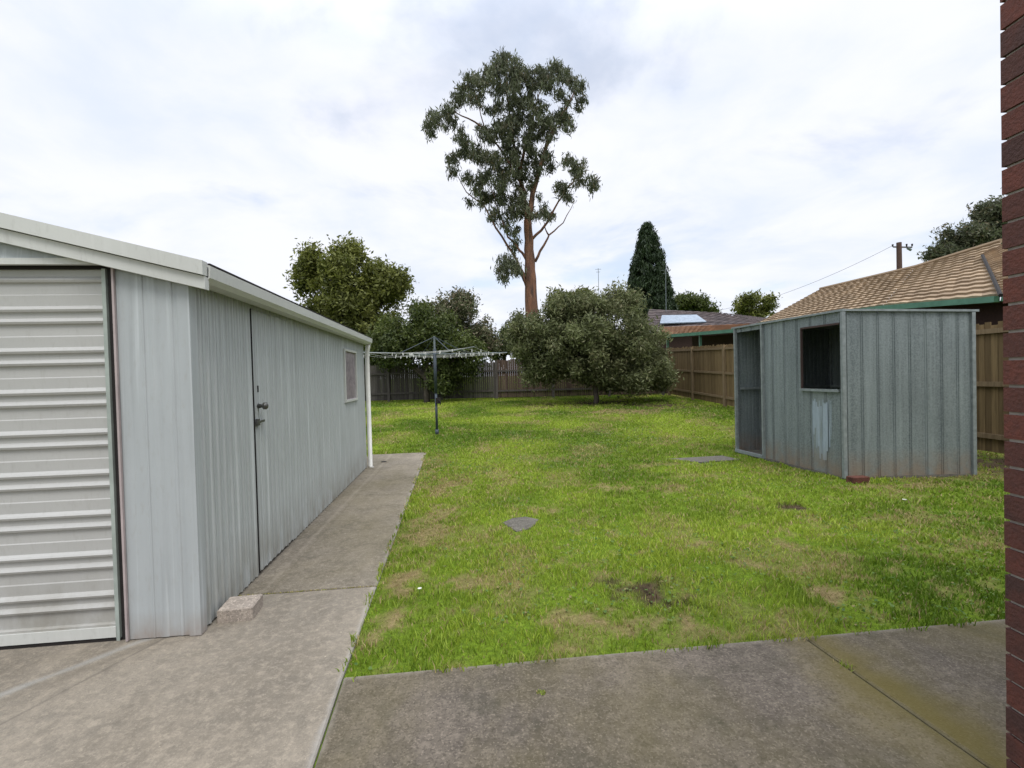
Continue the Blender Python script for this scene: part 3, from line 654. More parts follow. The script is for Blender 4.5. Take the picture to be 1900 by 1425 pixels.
# ------------------------------------------------------------------ fences
def paling_fence(name, label, pts, hgt, m, mr, postp, railz, face, pw=.10, jit=.03, rot=.0):
    """palings between pts; rails and posts stand on the side given by face (+1 left of direction)"""
    p0, p1 = [np.array(p, float) for p in pts]; L = np.linalg.norm(p1-p0); dv = (p1-p0)/L; nv = np.array([-dv[1], dv[0]])*face
    f = empty(name, tuple(p0)+(float(rise(*p0)),), label, 'fence')
    mb = MB(); tint = []; s = 0
    while s < L:
        w = pw*random.uniform(.88, 1.08); q = p0+dv*(s+w/2); z0 = float(rise(*q))+.05; h = hgt+random.uniform(-jit, jit)
        off = random.uniform(-.006, .006)
        mb.box((q[0]-nv[0]*(.02+off), q[1]-nv[1]*(.02+off), z0+h/2), (w-.004, .014, h), dv); tint += [random.random()]*6
        s += w
    o = mb.build('paling_panel', m, f); setattr_(o.data, 'tint', 'FACE', tint)
    for z in railz:
        mb = MB(); k = max(2, int(L/2.4)); 
        for i in range(k):
            qa = p0+dv*L*i/k; qb = p0+dv*L*(i+1)/k
            mb.beam((qa[0]+nv[0]*.02, qa[1]+nv[1]*.02, float(rise(*qa))+z), (qb[0]+nv[0]*.02, qb[1]+nv[1]*.02, float(rise(*qb))+z), .04, .075)
        o = mb.build('rail', mr, f); setattr_(o.data, 'tint', 'FACE', [.6]*len(o.data.polygons))
    for s in postp:
        q = p0+dv*s; z0 = float(rise(*q)); mb = MB()
        mb.box((q[0]+nv[0]*.03, q[1]+nv[1]*.03, z0+(hgt+.02)/2), (.11, .085, hgt+.04), dv); o = mb.build('post', mr, f); setattr_(o.data, 'tint', 'FACE', [.8]*6)
    return f
FR0, FR1 = (7.75, 2.0), (6.95, 21.6)
fl = np.hypot(FR1[0]-FR0[0], FR1[1]-FR0[1])
paling_fence('timber_fence', 'tall brown timber paling fence behind the garden shed along the right side', (FR0, FR1), 2.02, M_newfence, M_rail, [1.2, 3.6, 6.0, 8.6, 11.3, 14.3, 16.9, 19.4], (.30, 1.12, 1.95), 1)
# plinth board
for i in range(1):
    pass
BF = 22.0
cr = (-.9, BF)
paling_fence('timber_fence', 'old grey weathered paling fence at the back left behind the clothes line', ((-9.5, BF), (-.75, BF+.02)), 1.62, M_oldfence, M_oldfence, [1.5, 3.9, 6.3, 8.7], (.35, 1.25), -1, jit=.06)
paling_fence('timber_fence', 'dark brown paling fence at the back behind the big round bush', ((-.75, BF-.08), (6.95, BF-.3)), 1.70, timber('brown_paling', (.065, .044, .034), (.125, .088, .068)), M_oldfence, [.06, 2.6, 5.1, 7.5], (.35, 1.25), -1, jit=.05)
# ------------------------------------------------------------------ clothes line
hb = G(811, 806)
hoist = empty('clothes_line', tuple(hb[:2])+(float(rise(*hb[:2])),), 'grey rotary clothes line with pegs standing on the back lawn', 'clothes line')
hz = float(rise(*hb[:2])); AZ = hb[2]+1.96
M_galv = simple('galvanised_pipe', (.20, .23, .24), .5, .5)
M_pole = simple('dark_pole', (.055, .07, .085), .5, .3)
def hp(x, y, z): return np.array([hb[0]+x, hb[1]+y, z])
mb = MB(); mb.tube([hp(0, 0, hz-.05), hp(0, 0, hz+1.0)], .030, 12); mb.tube([hp(0, 0, hz+1.0), hp(0, 0, AZ+.1)], .038, 12); mb.tube([hp(0, 0, hz-.03), hp(0, 0, hz+.12)], .045, 12); mb.build('pole', M_pole, hoist, smooth=True)
mb = MB(); mb.tube([hp(0, 0, AZ-.1), hp(0, 0, AZ+.42)], .024, 10); mb.build('mast', M_galv, hoist)
mb = MB(); mb.box(hp(.05, -.02, hz+.82), (.10, .09, .14)); mb.tube([hp(.05, -.06, hz+.84), hp(.12, -.10, hz+.80), hp(.12, -.10, hz+.72)], .011, 8); mb.build('crank', M_dark, hoist)
th0 = R(32); RA = 2.05
tips = []
for k in range(4):
    th = th0+k*math.pi/2; tx, ty = RA*math.cos(th), RA*math.sin(th); tips.append((tx, ty))
    mb = MB(); mb.tube([hp(0, 0, AZ-.02), hp(tx, ty, AZ+.03)], .012, 8); mb.build('arm', M_galv, hoist)
    mb = MB(); mb.tube([hp(0, 0, AZ+.40), hp(tx*.42, ty*.42, AZ+.01)], .009, 8); mb.build('strut', M_pole, hoist)
mb = MB(); pegs = MB()
for f in (1, .85, .70, .55, .40):
    for k in range(4):
        p = tips[k]; q = tips[(k+1) % 4]; za = AZ+.03*f
        pp = [hp(p[0]*f+(q[0]-p[0])*f*t, p[1]*f+(q[1]-p[1])*f*t, za-.07*4*t*(1-t)*f) for t in np.linspace(0, 1, 9)]
        mb.tube(pp, .0024, 5)
        for j in range(int(10*f)):
            if random.random() < .45:
                t = random.uniform(.05, .95); c = hp(p[0]*f+(q[0]-p[0])*f*t, p[1]*f+(q[1]-p[1])*f*t, za-.07*4*t*(1-t)*f-.02)
                pegs.box(c, (.014, .012, random.choice([.06, .07, .05])), (random.uniform(-1, 1), 1))
mb.build('wire', simple('white_wire', (.5, .5, .48), .5), hoist); pg = pegs.build('peg', simple('peg_plastic', (.75, .75, .72), .5, var=.3, scale=30), hoist); pg['kind'] = 'stuff'
pg['label'] = 'pale clothes pegs hanging on the wires'
# ------------------------------------------------------------------ foliage
def foliage(name, m, parent, centers, radii, per, size, aspect=1.6, droop=0.0, tbias=None, dryp=.05, flat=1.0, seed=1):
    """leaves as small folded diamonds scattered through clumps; centers (n,3), radii (n,)"""
    r = np.random.default_rng(seed); centers = np.asarray(centers, float); radii = np.asarray(radii, float)
    n = len(centers); cnt = np.maximum(6, (per*(radii/radii.mean())**2)).astype(int); ids = np.repeat(np.arange(n), cnt); t = len(ids)
    dirs = r.normal(size=(t, 3)); dirs /= np.linalg.norm(dirs, axis=1)[:, None]
    rad = np.where(r.random(t) < .5, r.random(t)**.5, np.minimum(np.abs(r.normal(size=t))*.62, 1.35))*radii[ids]
    pos = centers[ids]+dirs*rad[:, None]*np.array([1, 1, flat])
    a1 = r.normal(size=(t, 3)); a1[:, 2] -= droop*2; a1 /= np.linalg.norm(a1, axis=1)[:, None]
    a2 = r.normal(size=(t, 3))+dirs*.0; a2 = np.cross(a1, a2); a2 /= np.linalg.norm(a2, axis=1)[:, None]+1e-9
    s = (size*r.uniform(.6, 1.35, t))[:, None]; a1 = a1*s*aspect; a2 = a2*s
    nrm = np.cross(a1, a2); nrm /= np.linalg.norm(nrm, axis=1)[:, None]+1e-9; fold = nrm*s*.25
    V = np.stack([pos-a1, pos+a2*.55+fold, pos+a1, pos-a2*.55+fold], 1).reshape(-1, 3)-ORG[parent.name]
    me = bpy.data.meshes.new(name); me.vertices.add(t*4); me.vertices.foreach_set('co', V.astype(np.float32).ravel())
    me.loops.add(t*4); me.loops.foreach_set('vertex_index', np.arange(t*4, dtype=np.int32)); me.polygons.add(t); me.polygons.foreach_set('loop_start', (np.arange(t)*4).astype(np.int32))
    me.update(calc_edges=True)
    ct = r.normal(.45, .17, n)[ids]; setattr_(me, 'tint', 'FACE', np.clip(ct+r.normal(0, .2, t), 0, 1))
    cdry = (r.random(n) < dryp*2)[ids]*r.random(t)*.8; setattr_(me, 'dry', 'FACE', np.clip(np.where(r.random(t) < dryp, r.uniform(.4, 1, t), 0)+cdry*.5, 0, 1))
    if tbias is not None:
        me.attributes['dry'].data.foreach_set('value', np.clip(tbias(pos, r), 0, 1).astype(np.float32))
    o = bpy.data.objects.new(name, me); COL.objects.link(o); o.parent = parent; me.materials.append(m); return o
def px_clumps(ells, Y, n, rc, seed, shell=.55):
    """ells: image-plane ellipses (px,py,rx,ry,weight); depth extent like the width. Returns clump centres and radii (metres)"""
    r = np.random.default_rng(seed); w = np.array([e[2]*e[3] for e in ells], float); w /= w.sum(); C = []; Rr = []
    while len(C) < n:
        e = ells[r.choice(len(ells), p=w)]
        v = r.normal(size=3); v /= np.linalg.norm(v); v *= r.random()**shell
        px = e[0]+v[0]*max(e[2]-rc*FPX/Y*.75, 2); py = e[1]-v[2]*max(e[3]-rc*FPX/Y*.75, 2)
        dY = v[1]*e[2]*Y/FPX*(e[4] if len(e) > 4 else .9)
        p = P(px, py, Y); p = p+np.array([0, dY, 0]); C.append(p); Rr.append(rc*r.uniform(.65, 1.3))
    return np.array(C), np.array(Rr)
def limb(mb, pts, r0, r1, n=8, wob=.0):
    out = []; pts = [np.array(p, float) for p in pts]
    for i in range(len(pts)-1):
        for t in (0, .33, .66): out.append(pts[i]*(1-t)+pts[i+1]*t+np.array([random.uniform(-wob, wob) for _ in range(3)]))
    out.append(pts[-1]); k = len(out); mb.tube(out, [r0+(r1-r0)*(i/(k-1)) for i in range(k)], n)
def tree(name, label, px, Y, ells, n, rc, per, size, m, bark=None, cat='tree', trunk_r=.16, seed=3, top=None, nlimb=10, group=None, **kw):
    b = P(px, 700, Y); gz = float(rise(b[0], Y)); t = empty(name, (b[0], Y, gz), label, cat, group)
    C, Rr = px_clumps(ells, Y, n, rc, seed)
    foliage('crown', m, t, C, Rr, per, size, seed=seed, **kw)
    mb = MB(); zc = np.median(C[:, 2]); mid = np.array([b[0], Y, gz+(zc-gz)*.45])
    limb(mb, [(b[0], Y, gz-.1), mid], trunk_r, trunk_r*.7, 10, .03)
    r = np.random.default_rng(seed)
    for i in r.choice(len(C), min(nlimb, len(C)), replace=False):
        q = C[i]; h = mid*.4+q*.6+np.array([0, 0, .1]); limb(mb, [mid-np.array([0, 0, .1]), h, q], trunk_r*.5, .02, 6, .05)
    mb.build('trunk', bark or M_barkg, t, smooth=True); return t
# central olive bush on the lawn
BY = float(G(1105, 748)[1])
bush_e = [(1075, 682, 80, 32, .9), (1170, 702, 85, 32, .9), (1225, 700, 38, 36, .9), (1090, 640, 60, 50, .9), (1000, 676, 60, 32, .8), (1110, 625, 125, 92, .8), (1040, 625, 95, 85, .8), (1180, 655, 85, 72, .9), (975, 630, 45, 60, .8), (1140, 560, 70, 38, .9), (1065, 570, 55, 35, .8), (1150, 700, 85, 42, .8), (1215, 690, 50, 48, .8), (1010, 690, 60, 30, .8)]
tree('rounded_bush', 'broad grey green rounded bush standing on the lawn before the back fence', 1105, BY, bush_e, 500, .40, 260, .040, M_olive, cat='bush', trunk_r=.11, seed=11, aspect=1.9, dryp=.06)
# left broad tree
tree('leafy_tree', 'tall broad yellow green tree rising behind the garage roof', 645, 26, [(640, 520, 72, 78), (570, 520, 48, 55), (705, 530, 55, 58), (610, 600, 90, 60), (700, 610, 65, 50), (575, 480, 28, 24), (735, 525, 30, 35), (650, 470, 40, 30), (650, 560, 70, 50)], 310, .62, 170, .085, M_broad, seed=21, trunk_r=.28, aspect=1.4, dryp=.04)
tree('leafy_tree', 'dark green dense tree hanging over the old grey fence behind the clothes line', 790, 21.0, [(740, 640, 60, 60), (800, 620, 60, 65), (850, 660, 65, 55), (815, 705, 50, 35), (715, 640, 40, 55), (780, 580, 35, 28)], 230, .42, 170, .055, M_dkgreen, seed=22, trunk_r=.14, aspect=1.5)
def blossom(pos, r): return np.where(r.random(len(pos)) < .26, r.uniform(.4, 1, len(pos)), 0)
tree('flowering_tree', 'bushy tree tipped with pale pinkish new growth beside the tall gum', 850, 23.5, [(840, 580, 62, 46), (800, 590, 40, 40), (885, 620, 42, 42), (860, 555, 30, 22), (905, 640, 30, 30)], 130, .42, 130, .06, M_feijoa, seed=23, aspect=1.5, tbias=blossom)
tree('small_tree', 'small blue green shrub peeking over the fence left of the gum trunk', 938, 26, [(936, 615, 14, 22), (940, 640, 28, 26), (925, 655, 25, 20)], 26, .34, 110, .06, M_dkgreen, cat='shrub', seed=24, trunk_r=.06)
tree('small_tree', 'brownish shrub at the foot of the tall gum trunk', 965, 25, [(965, 605, 28, 30), (985, 600, 28, 22), (960, 640, 30, 30)], 36, .36, 120, .06, M_feijoa, cat='shrub', seed=25, trunk_r=.06)
tree('leafy_tree', 'green tree crown showing just above the left shoulder of the round bush', 1058, 25, [(1045, 560, 32, 30), (1075, 560, 35, 35), (1040, 590, 30, 30)], 50, .42, 130, .07, M_broad, seed=26, trunk_r=.12)
tree('leafy_tree', 'low dark tree right of the tall cypress over the slate roof', 1285, 42, [(1280, 568, 40, 24), (1262, 560, 16, 16), (1310, 578, 25, 14)], 60, .6, 130, .10, M_dkgreen, seed=27, trunk_r=.2)
tree('leafy_tree', 'flat topped distant tree between the slate roof and the tiled roof', 1398, 44, [(1398, 558, 40, 18), (1375, 572, 24, 15), (1425, 572, 24, 13), (1400, 583, 40, 14)], 75, .5, 90, .10, M_broad, seed=28, trunk_r=.25)
tree('leafy_tree', 'large dark tree behind the tiled roof beside the brick wall', 1800, 30, [(1825, 415, 45, 48), (1860, 400, 60, 42), (1790, 440, 45, 42), (1750, 468, 30, 25), (1850, 450, 70, 45), (1900, 430, 60, 50), (1800, 480, 70, 30)], 190, .55, 120, .08, M_gum, seed=29, trunk_r=.3, dryp=.1)
# more foliage low behind the left fence
tree('leafy_tree', 'dark hedge like tree behind the far corner of the garage', 690, 24, [(680, 655, 60, 40), (640, 650, 50, 40), (720, 670, 40, 25)], 90, .5, 150, .07, M_dkgreen, seed=31, trunk_r=.15)
# tall cypress
cb = P(1203, 700, 38); cz = float(rise(cb[0], 38)); cyp = empty('cypress_tree', (cb[0], 38, cz), 'tall dark narrow conical cypress behind the slate roof', 'tree')
r = np.random.default_rng(5); C = []; Rr = []
for i in range(620):
    t = r.random()**.8; yy = 418+t*190; hw = (2+42*min(1, (t*1.2))**.70)*(1 if i < 430 else .55*r.random()); an = r.uniform(0, 6.283); px = 1201+5*t+hw*math.cos(an)*.93
    if px > 1242 and t < .55: px = 1236
    C.append(P(px, yy, 38)+np.array([0, hw*38/FPX*math.sin(an), 0])); Rr.append(.30+.1*t)
foliage('crown', M_cyp, cyp, C, Rr, 110, .07, aspect=2.2, droop=-.9, dryp=.03, seed=6)
mb = MB(); mb.tube([(cb[0], 38, cz), (cb[0], 38, P(1203, 430, 38)[2])], [.35, .04], 10); mb.build('trunk', M_barkg, cyp)
# ------------------------------------------------------------------ the tall gum
GY = 29.0
def gc(x, y, dy=0): return P(760+x/2.74, 80+y/2.74, GY+dy)
gb = gc(620, 1380); gum = empty('gum_tree', (gb[0], GY, float(rise(gb[0], GY))), 'very tall eucalyptus with reddish peeling trunk rising above the back fence', 'tree')
cl = [(490,110,70),(420,150,60),(340,200,70),(270,260,60),(200,345,50),(130,390,48),(105,420,30),(120,460,22),(560,150,60),(650,170,55),(740,140,55),(800,170,50),(860,230,45),(885,290,30),(860,330,22),(700,200,50),(620,235,45),(520,220,60),(440,235,45),(340,290,45),(450,330,42),(600,320,60),(520,310,50),(680,330,36),(790,390,42),(815,430,25),(730,400,52),(640,400,58),(540,400,58),(455,430,50),(400,470,48),(500,480,60),(600,480,60),(690,470,45),(260,490,38),(220,590,42),(215,650,28),(330,560,55),(280,540,35),(420,590,60),(520,580,60),(610,580,58),(690,580,40),(700,630,28),(300,690,34),(380,680,56),(470,680,60),(560,670,58),(650,640,35),(305,810,26),(340,760,28),(380,790,48),(460,780,58),(550,780,56),(620,720,30),(430,880,42),(520,870,55),(590,850,45),(480,930,32),(545,960,30),(690,865,38),(640,880,32),(725,880,20),(660,790,18),(820,610,42),(870,640,45),(920,710,38),(850,700,36),(770,740,40),(800,780,28),(935,745,18),(500,1120,56),(470,1165,30),(545,1140,35),(485,1200,18),(545,1010,24),(530,1050,18),(230,400,28),(260,440,22),(180,430,22),(350,430,22),(400,330,20),(770,260,28),(790,300,25)]
C = []; Rr = []; r = np.random.default_rng(9)
for (x, y, q) in cl:
    k = max(4, int(q*q/120))
    for i in range(k):
        v = r.normal(size=3); v /= np.linalg.norm(v); v *= r.random()**.4
        C.append(gc(x+v[0]*q*.95, y+v[2]*q*.95, r.normal()*.9+v[1]*q/2.74*GY/FPX)); Rr.append(.30*r.uniform(.5, 1.4))
foliage('crown', M_gum, gum, C, Rr, 30, .055, aspect=2.7, droop=.8, dryp=.07, seed=12)
mb = MB()
limb(mb, [(gb[0], GY, gum.location[2]-.3), gc(622, 1360), gc(614, 1200), gc(608, 1050), gc(600, 900)], .44, .23, 14, .03)
limb(mb, [gc(600, 900), gc(640, 700), gc(700, 500), gc(770, 380), gc(840, 240)], .18, .03, 9, .05)
limb(mb, [gc(600, 910), gc(575, 760, .4), gc(540, 560, .5), gc(500, 300, .3), gc(490, 120)], .16, .02, 8, .06)
limb(mb, [gc(595, 1235), gc(575, 1170), gc(520, 1060), gc(440, 940), gc(380, 830), gc(290, 760), gc(215, 620)], .10, .015, 7, .04)
limb(mb, [gc(596, 1100), gc(560, 1050), gc(500, 985), gc(470, 900), gc(400, 700)], .09, .02, 7, .04)
limb(mb, [gc(620, 1000), gc(690, 930), gc(740, 840), gc(800, 740), gc(870, 660)], .09, .02, 7, .04)
limb(mb, [gc(636, 1110), gc(680, 1030), gc(710, 975), gc(780, 915), gc(840, 800)], .09, .012, 7, .03)
limb(mb, [gc(705, 975), gc(690, 940), gc(680, 900)], .05, .012, 6, .02)
limb(mb, [gc(595, 1225), gc(560, 1165), gc(520, 1130)], .10, .03, 6, .02)
limb(mb, [gc(590, 760), gc(480, 560), gc(380, 420), gc(330, 250)], .08, .015, 7, .05)
limb(mb, [gc(430, 480), gc(330, 400), gc(230, 350), gc(130, 390)], .07, .015, 6, .05)
limb(mb, [gc(680, 560), gc(740, 440), gc(800, 400)], .08, .02, 6, .04)
limb(mb, [gc(560, 640), gc(620, 400), gc(680, 200)], .10, .02, 6, .05)
mb.build('trunk', M_bark, gum, smooth=True)
# ------------------------------------------------------------------ neighbour's tiled house
def tilemat(name, c1, c2):
    m, nt, bs = nodes(name); at = N(nt, 'ShaderNodeAttribute', attribute_name='tint')
    c = mixc(nt, at.outputs['Fac'], c1, c2); f = noise_fac(nt, 2.5, 6, lo=.4, hi=.65); c = mixc(nt, mul(nt, f, .45), c, tuple(q*.5 for q in c1))
    nt.links.new(c, bs.inputs['Base Color']); bs.inputs['Roughness'].default_value = .9; bs.inputs['Specular IOR Level'].default_value = .2; return m
M_tile = tilemat('terracotta_tile', (.40, .30, .20), (.24, .175, .115)); M_tile2 = tilemat('orange_tile', (.36, .215, .13), (.25, .155, .10)); M_slate = tilemat('slate_tile', (.10, .085, .085), (.15, .12, .115))
M_gutg = simple('green_fascia', (.105, .24, .165), .45); M_wallb = simple('shaded_brick_infill', (.055, .032, .028), .9, scale=20)  # wall colour darkened to stand in for shade under the verandah
def tiles(mb, tint, e0, e1, r0, r1, course=.34, step=.30, n=None):
    """stepped tile courses between eave line e0-e1 and top line r0-r1 (each course a thick lip)"""
    e0, e1, r0, r1 = [np.array(v, float) for v in (e0, e1, r0, r1)]
    L = max(np.linalg.norm(r0-e0), np.linalg.norm(r1-e1)); n = n or max(2, int(L/course))
    nrm = np.cross(e1-e0, (r0+r1)/2-(e0+e1)/2); nrm /= np.linalg.norm(nrm); nrm = nrm if nrm[2] > 0 else -nrm
    for i in range(n):
        a0 = e0+(r0-e0)*i/n; a1 = e1+(r1-e1)*i/n; b0 = e0+(r0-e0)*(i+1)/n; b1 = e1+(r1-e1)*(i+1)/n
        k = max(1, int(np.linalg.norm(a1-a0)/step))
        for j in range(k):
            lo0 = a0+(a1-a0)*j/k; lo1 = a0+(a1-a0)*(j+1)/k; hi0 = b0+(b1-b0)*j/k; hi1 = b0+(b1-b0)*(j+1)/k
            up = nrm*.045; mid = (lo0+lo1)/2+nrm*.06; midh = (hi0+hi1)/2+nrm*.015
            mb.add([lo0, lo1, lo1+up, mid, lo0+up, hi0, hi1, midh], [(0, 1, 2, 3, 4), (4, 3, 7, 5), (3, 2, 6, 7)])
            tint += [random.random()]*3
house = empty('brick_house', (10.5, 14, .2), 'neighbouring house with tan tiled roof and green gutter beyond the right fence', 'house')
E0 = P(1856, 550, 8.7); E1 = P(1640, 568, 11.3); E2 = P(1408, 600, 18.4)
R0 = P(1858, 450, 12.8); R1 = P(1700, 497, 15.2); R2 = P(1522, 538, 19.4)
vp = P(1822, 480, 11.3)
mb = MB(); tn = []
tiles(mb, tn, E1, E0, R1, R0, n=15)
tiles(mb, tn, E2, E1, R2, R1, n=15)
rf = mb.build('roof', M_tile, house); setattr_(rf.data, 'tint', 'FACE', tn)
# wing roof plane at the right end
mb = MB(); tn = []; tiles(mb, tn, P(1858, 549, 8.65), P(2150, 560, 7.6), P(1822, 470, 12.3), P(2150, 330, 12.0)); o = mb.build('roof', M_tile, house); setattr_(o.data, 'tint', 'FACE', tn)
mb = MB(); mb.tube([P(1858, 450, 12.8)+np.array([0, 0, .05]), R1+np.array([0, 0, .04]), R2+np.array([0, 0, .04])], .06, 6); o = mb.build('ridge_cap', M_tile, house); setattr_(o.data, 'tint', 'FACE', [.8]*len(o.data.polygons))
mb = MB(); mb.tube([P(1857, 548, 8.4), P(1840, 510, 10.0), P(1823, 474, 12.0)], .035, 6); mb.build('valley', M_dark, house)
# far hip
mb = MB(); tn = []; back = np.array([4.2, 3.2, -1.5]); tiles(mb, tn, R2+back, E2+np.array([0, .1, 0]), R2, R2+np.array([-.05, 0, -.02])); o = mb.build('roof', M_tile, house); setattr_(o.data, 'tint', 'FACE', tn)
mb = MB()
for p, q in ((E0, E1), (E1, E2)):
    p = p-np.array([.06, 0, .045]); q = q-np.array([.06, 0, .045]); mb.beam(p, q, .11, .11)
p = P(1858, 553, 8.6); mb.beam(p, P(2150, 566, 7.5), .11, .11)
mb.build('gutter', M_gutg, house)
mb = MB()
for p, q in ((E0, E1), (E1, E2)):
    p2, q2 = p.copy(), q.copy(); p2[0] += .55; q2[0] += .55
    mb.add([(p2[0], p2[1], 0), (q2[0], q2[1], 0), (q2[0], q2[1], q2[2]-.05), (p2[0], p2[1], p2[2]-.05)], [(0, 1, 2, 3)])
    mb.add([p-np.array([0, 0, .1]), q-np.array([0, 0, .1]), q2-np.array([0, 0, .1]), p2-np.array([0, 0, .1])], [(0, 1, 2, 3)])
mb.add([(E0[0]+.55, E0[1]+.1, 0), (E0[0]+6, E0[1]+.1, 0), (E0[0]+6, E0[1]+.1, 2.5), (E0[0]+.55, E0[1]+.1, 2.5)], [(0, 1, 2, 3)])
mb.add([(E2[0]+.55, E2[1], 0), (E2[0]+8, E2[1], 0), (E2[0]+8, E2[1], E2[2]), (E2[0]+.55, E2[1], E2[2])], [(0, 1, 2, 3)])
mb.build('wall', M_wallb, house)
# verandah wing further off with orange tiles
ver = empty('verandah', (9.5, 22, .4), 'low orange tiled verandah roof with green gutter seen between bush and shed', 'verandah')
mb = MB(); tn = []; v0 = P(1225, 623, 24.5); v1 = P(1372, 611, 20.0); w0 = P(1225, 607, 26.0); w1 = P(1395, 601, 22.0)
tiles(mb, tn, v0, v1, w0, w1); o = mb.build('roof', M_tile2, ver); setattr_(o.data, 'tint', 'FACE', tn)
mb = MB(); mb.beam(v0-np.array([.05, 0, .05]), v1-np.array([.05, 0, .05]), .12, .14); mb.build('gutter', M_gutg, ver)
for t in (.05, .5, .95):
    mb = MB(); q = v0*(1-t)+v1*t; mb.box((q[0]+.2, q[1], (q[2]+.3)/2), (.1, .1, q[2]-.5)); mb.build('post', M_gutg, ver)
mb = MB(); q0 = v0+np.array([1.6, 0, -.1]); q1 = v1+np.array([1.6, 0, -.1]); mb.add([(q0[0], q0[1], .3), (q1[0], q1[1], .3), q1, q0], [(0, 1, 2, 3)]); mb.build('wall', M_wallb, ver)
# distant slate roofed house with skylight sheet
sl = empty('slate_house', (12, 34, .4), 'distant house with dark slate roof and pale blue roof panel left of the cypress', 'house')
sl['label'] = 'distant house with dark roof, pale roof panel and thin aerial below the cypress'
mb = MB(); tn = []; Ys = 31
tiles(mb, tn, P(1190, 616, Ys), P(1460, 606, Ys-3), P(1205, 574, Ys+3.2), P(1330, 580, Ys+2), .4, .5); o = mb.build('roof', M_slate, sl); setattr_(o.data, 'tint', 'FACE', tn)
mb = MB(); tn = []; tiles(mb, tn, P(1460, 606, Ys-3), P(1500, 600, Ys+4), P(1330, 580, Ys+2), P(1331, 580, Ys+2.1), .4, .5); o = mb.build('roof', M_slate, sl); setattr_(o.data, 'tint', 'FACE', tn)
mb = MB(); g = np.array([0, -.25, .13]); pq = [P(1222, 606, Ys+.3)+g, P(1308, 603, Ys-.2)+g, P(1290, 590, Ys+1.2)+g, P(1226, 591, Ys+1.5)+g]
mb.hexa(pq, [p+np.array([0, -.03, .06]) for p in pq]); mb.build('roof_panel', simple('pale_panel', (.30, .36, .43), .35, var=.3), sl)
mb = MB(); p = P(1190, 616, Ys); q = P(1460, 606, Ys-3); mb.add([(p[0]+.3, p[1]+.5, 0), (q[0]-.3, q[1]+.5, 0), (q[0]-.3, q[1]+.5, q[2]), (p[0]+.3, p[1]+.5, p[2])], [(0, 1, 2, 3)]); mb.build('wall', M_wallb, sl)
ab0 = P(1236, 578, 32.5); at_ = P(1235, 498, 32.5); mb = MB(); mb.tube([ab0, at_], .022, 8)
for k, w in ((0.12, .3), (.35, .2)): mb.tube([at_+np.array([-w, 0, -k]), at_+np.array([w, 0, -k])], .012, 5)
mb.build('aerial', M_galv, sl)
an0 = P(1111, 560, 30); an1 = P(1110, 498, 30); av = empty('aerial', tuple(an0[:2])+(.46,), 'thin television aerial rising behind the top of the round bush', 'aerial')
mb = MB(); mb.tube([(an0[0], an0[1], .46), an1], .016, 6); mb.build('mast', M_galv, av)
mb = MB()
for k, w in ((0.05, .18), (.22, .12)): mb.tube([an1+np.array([-w, 0, -k]), an1+np.array([w, 0, -k])], .012, 5)
mb.build('crossbar', M_galv, av)
# power pole and wires
pp0 = P(1668, 700, 40); pt = P(1668, 450, 40); ppo = empty('power_pole', (pp0[0], 40, .46), 'brown timber power pole with crossarm rising behind the tiled roof', 'power pole')
mb = MB(); mb.tube([(pt[0]+.05, 40, .3), pt], [.24, .18], 10); mb.build('pole', simple('pole_timber', (.10, .06, .05), .9), ppo)
mb = MB(); mb.beam(pt+np.array([-.45, 0, -.35]), pt+np.array([1.3, .3, -.35]), .1, .1); mb.build('crossarm', simple('pole_arm', (.12, .11, .11), .8), ppo)
for dx in (-.4, .75, 1.2):
    mb = MB(); mb.tube([pt+np.array([dx, .15, -.3]), pt+np.array([dx, .15, -.1])], [.05, .07], 8); mb.build('insulator', M_dark, ppo)
mb = MB(); mb.tube([pt+np.array([.85, .2, -.42]), pt+np.array([1.15, .2, -.6])], .1, 8); mb.build('lamp_head', M_galv, ppo)
mb = MB(); s0 = pt+np.array([-.4, .15, -.2]); s1 = P(1445, 548, 47); pts = [s0*(1-t)+s1*t-np.array([0, 0, .9*t*(1-t)]) for t in np.linspace(0, 1, 14)]
mb.tube(pts, .014, 5); s2 = P(1250, 590, 60); mb.tube([s1*(1-t)+s2*t-np.array([0, 0, .9*t*(1-t)]) for t in np.linspace(0, 1, 10)], .014, 5)
tag(mb.build('overhead_wire', M_steel, origin=tuple(s0)), 'thin overhead wire sagging left from the power pole', 'wire')
# ------------------------------------------------------------------ brick wall close at the right
WX, WY = (G0(1860, 1500)[0]), 1.55
p = P(1861.5, 700, WY); WX = p[0]
bh = empty('brick_wall', (WX, WY, 0), 'dark red brick wall with recessed mortar close at the right edge', 'wall')
m, nt, bs = nodes('face_brick'); at = N(nt, 'ShaderNodeAttribute', attribute_name='tint')
c = mixc(nt, at.outputs['Fac'], (.15, .042, .026), (.055, .024, .018)); c = mixc(nt, mul(nt, noise_fac(nt, 40, 5), .5), c, (.06, .025, .022)); c = mixc(nt, mul(nt, noise_fac(nt, 9, 5, lo=.5, hi=.7), .45), c, (.14, .04, .025))
nt.links.new(c, bs.inputs['Base Color']); bs.inputs['Roughness'].default_value = .85; bump(nt, bs, noise_fac(nt, 90, 4), .6, .004); M_face = m
M_mortar = simple('mortar', (.42, .38, .34), .95, scale=30)
mb = MB(); tn = []; rec = .009
for k in range(37):
    z = .043+k*.086; off = 0 if k % 2 else .12
    y = WY; first = True
    while y > -3.2:
        L = (.23 if off == 0 else .11) if first else .23
        first = False
        j = random.uniform(-.0015, .0015)
        mb.box((WX+.055+j, y-L/2, z), (.11, L, .076)); tn += [random.random()]*6
        y -= L+.010
    x = WX+.12 if off == 0 else WX+.24
    while x < WX+4:
        mb.box((x+.115, WY-.055, z), (.23, .11, .076)); tn += [random.random()]*6; x += .24
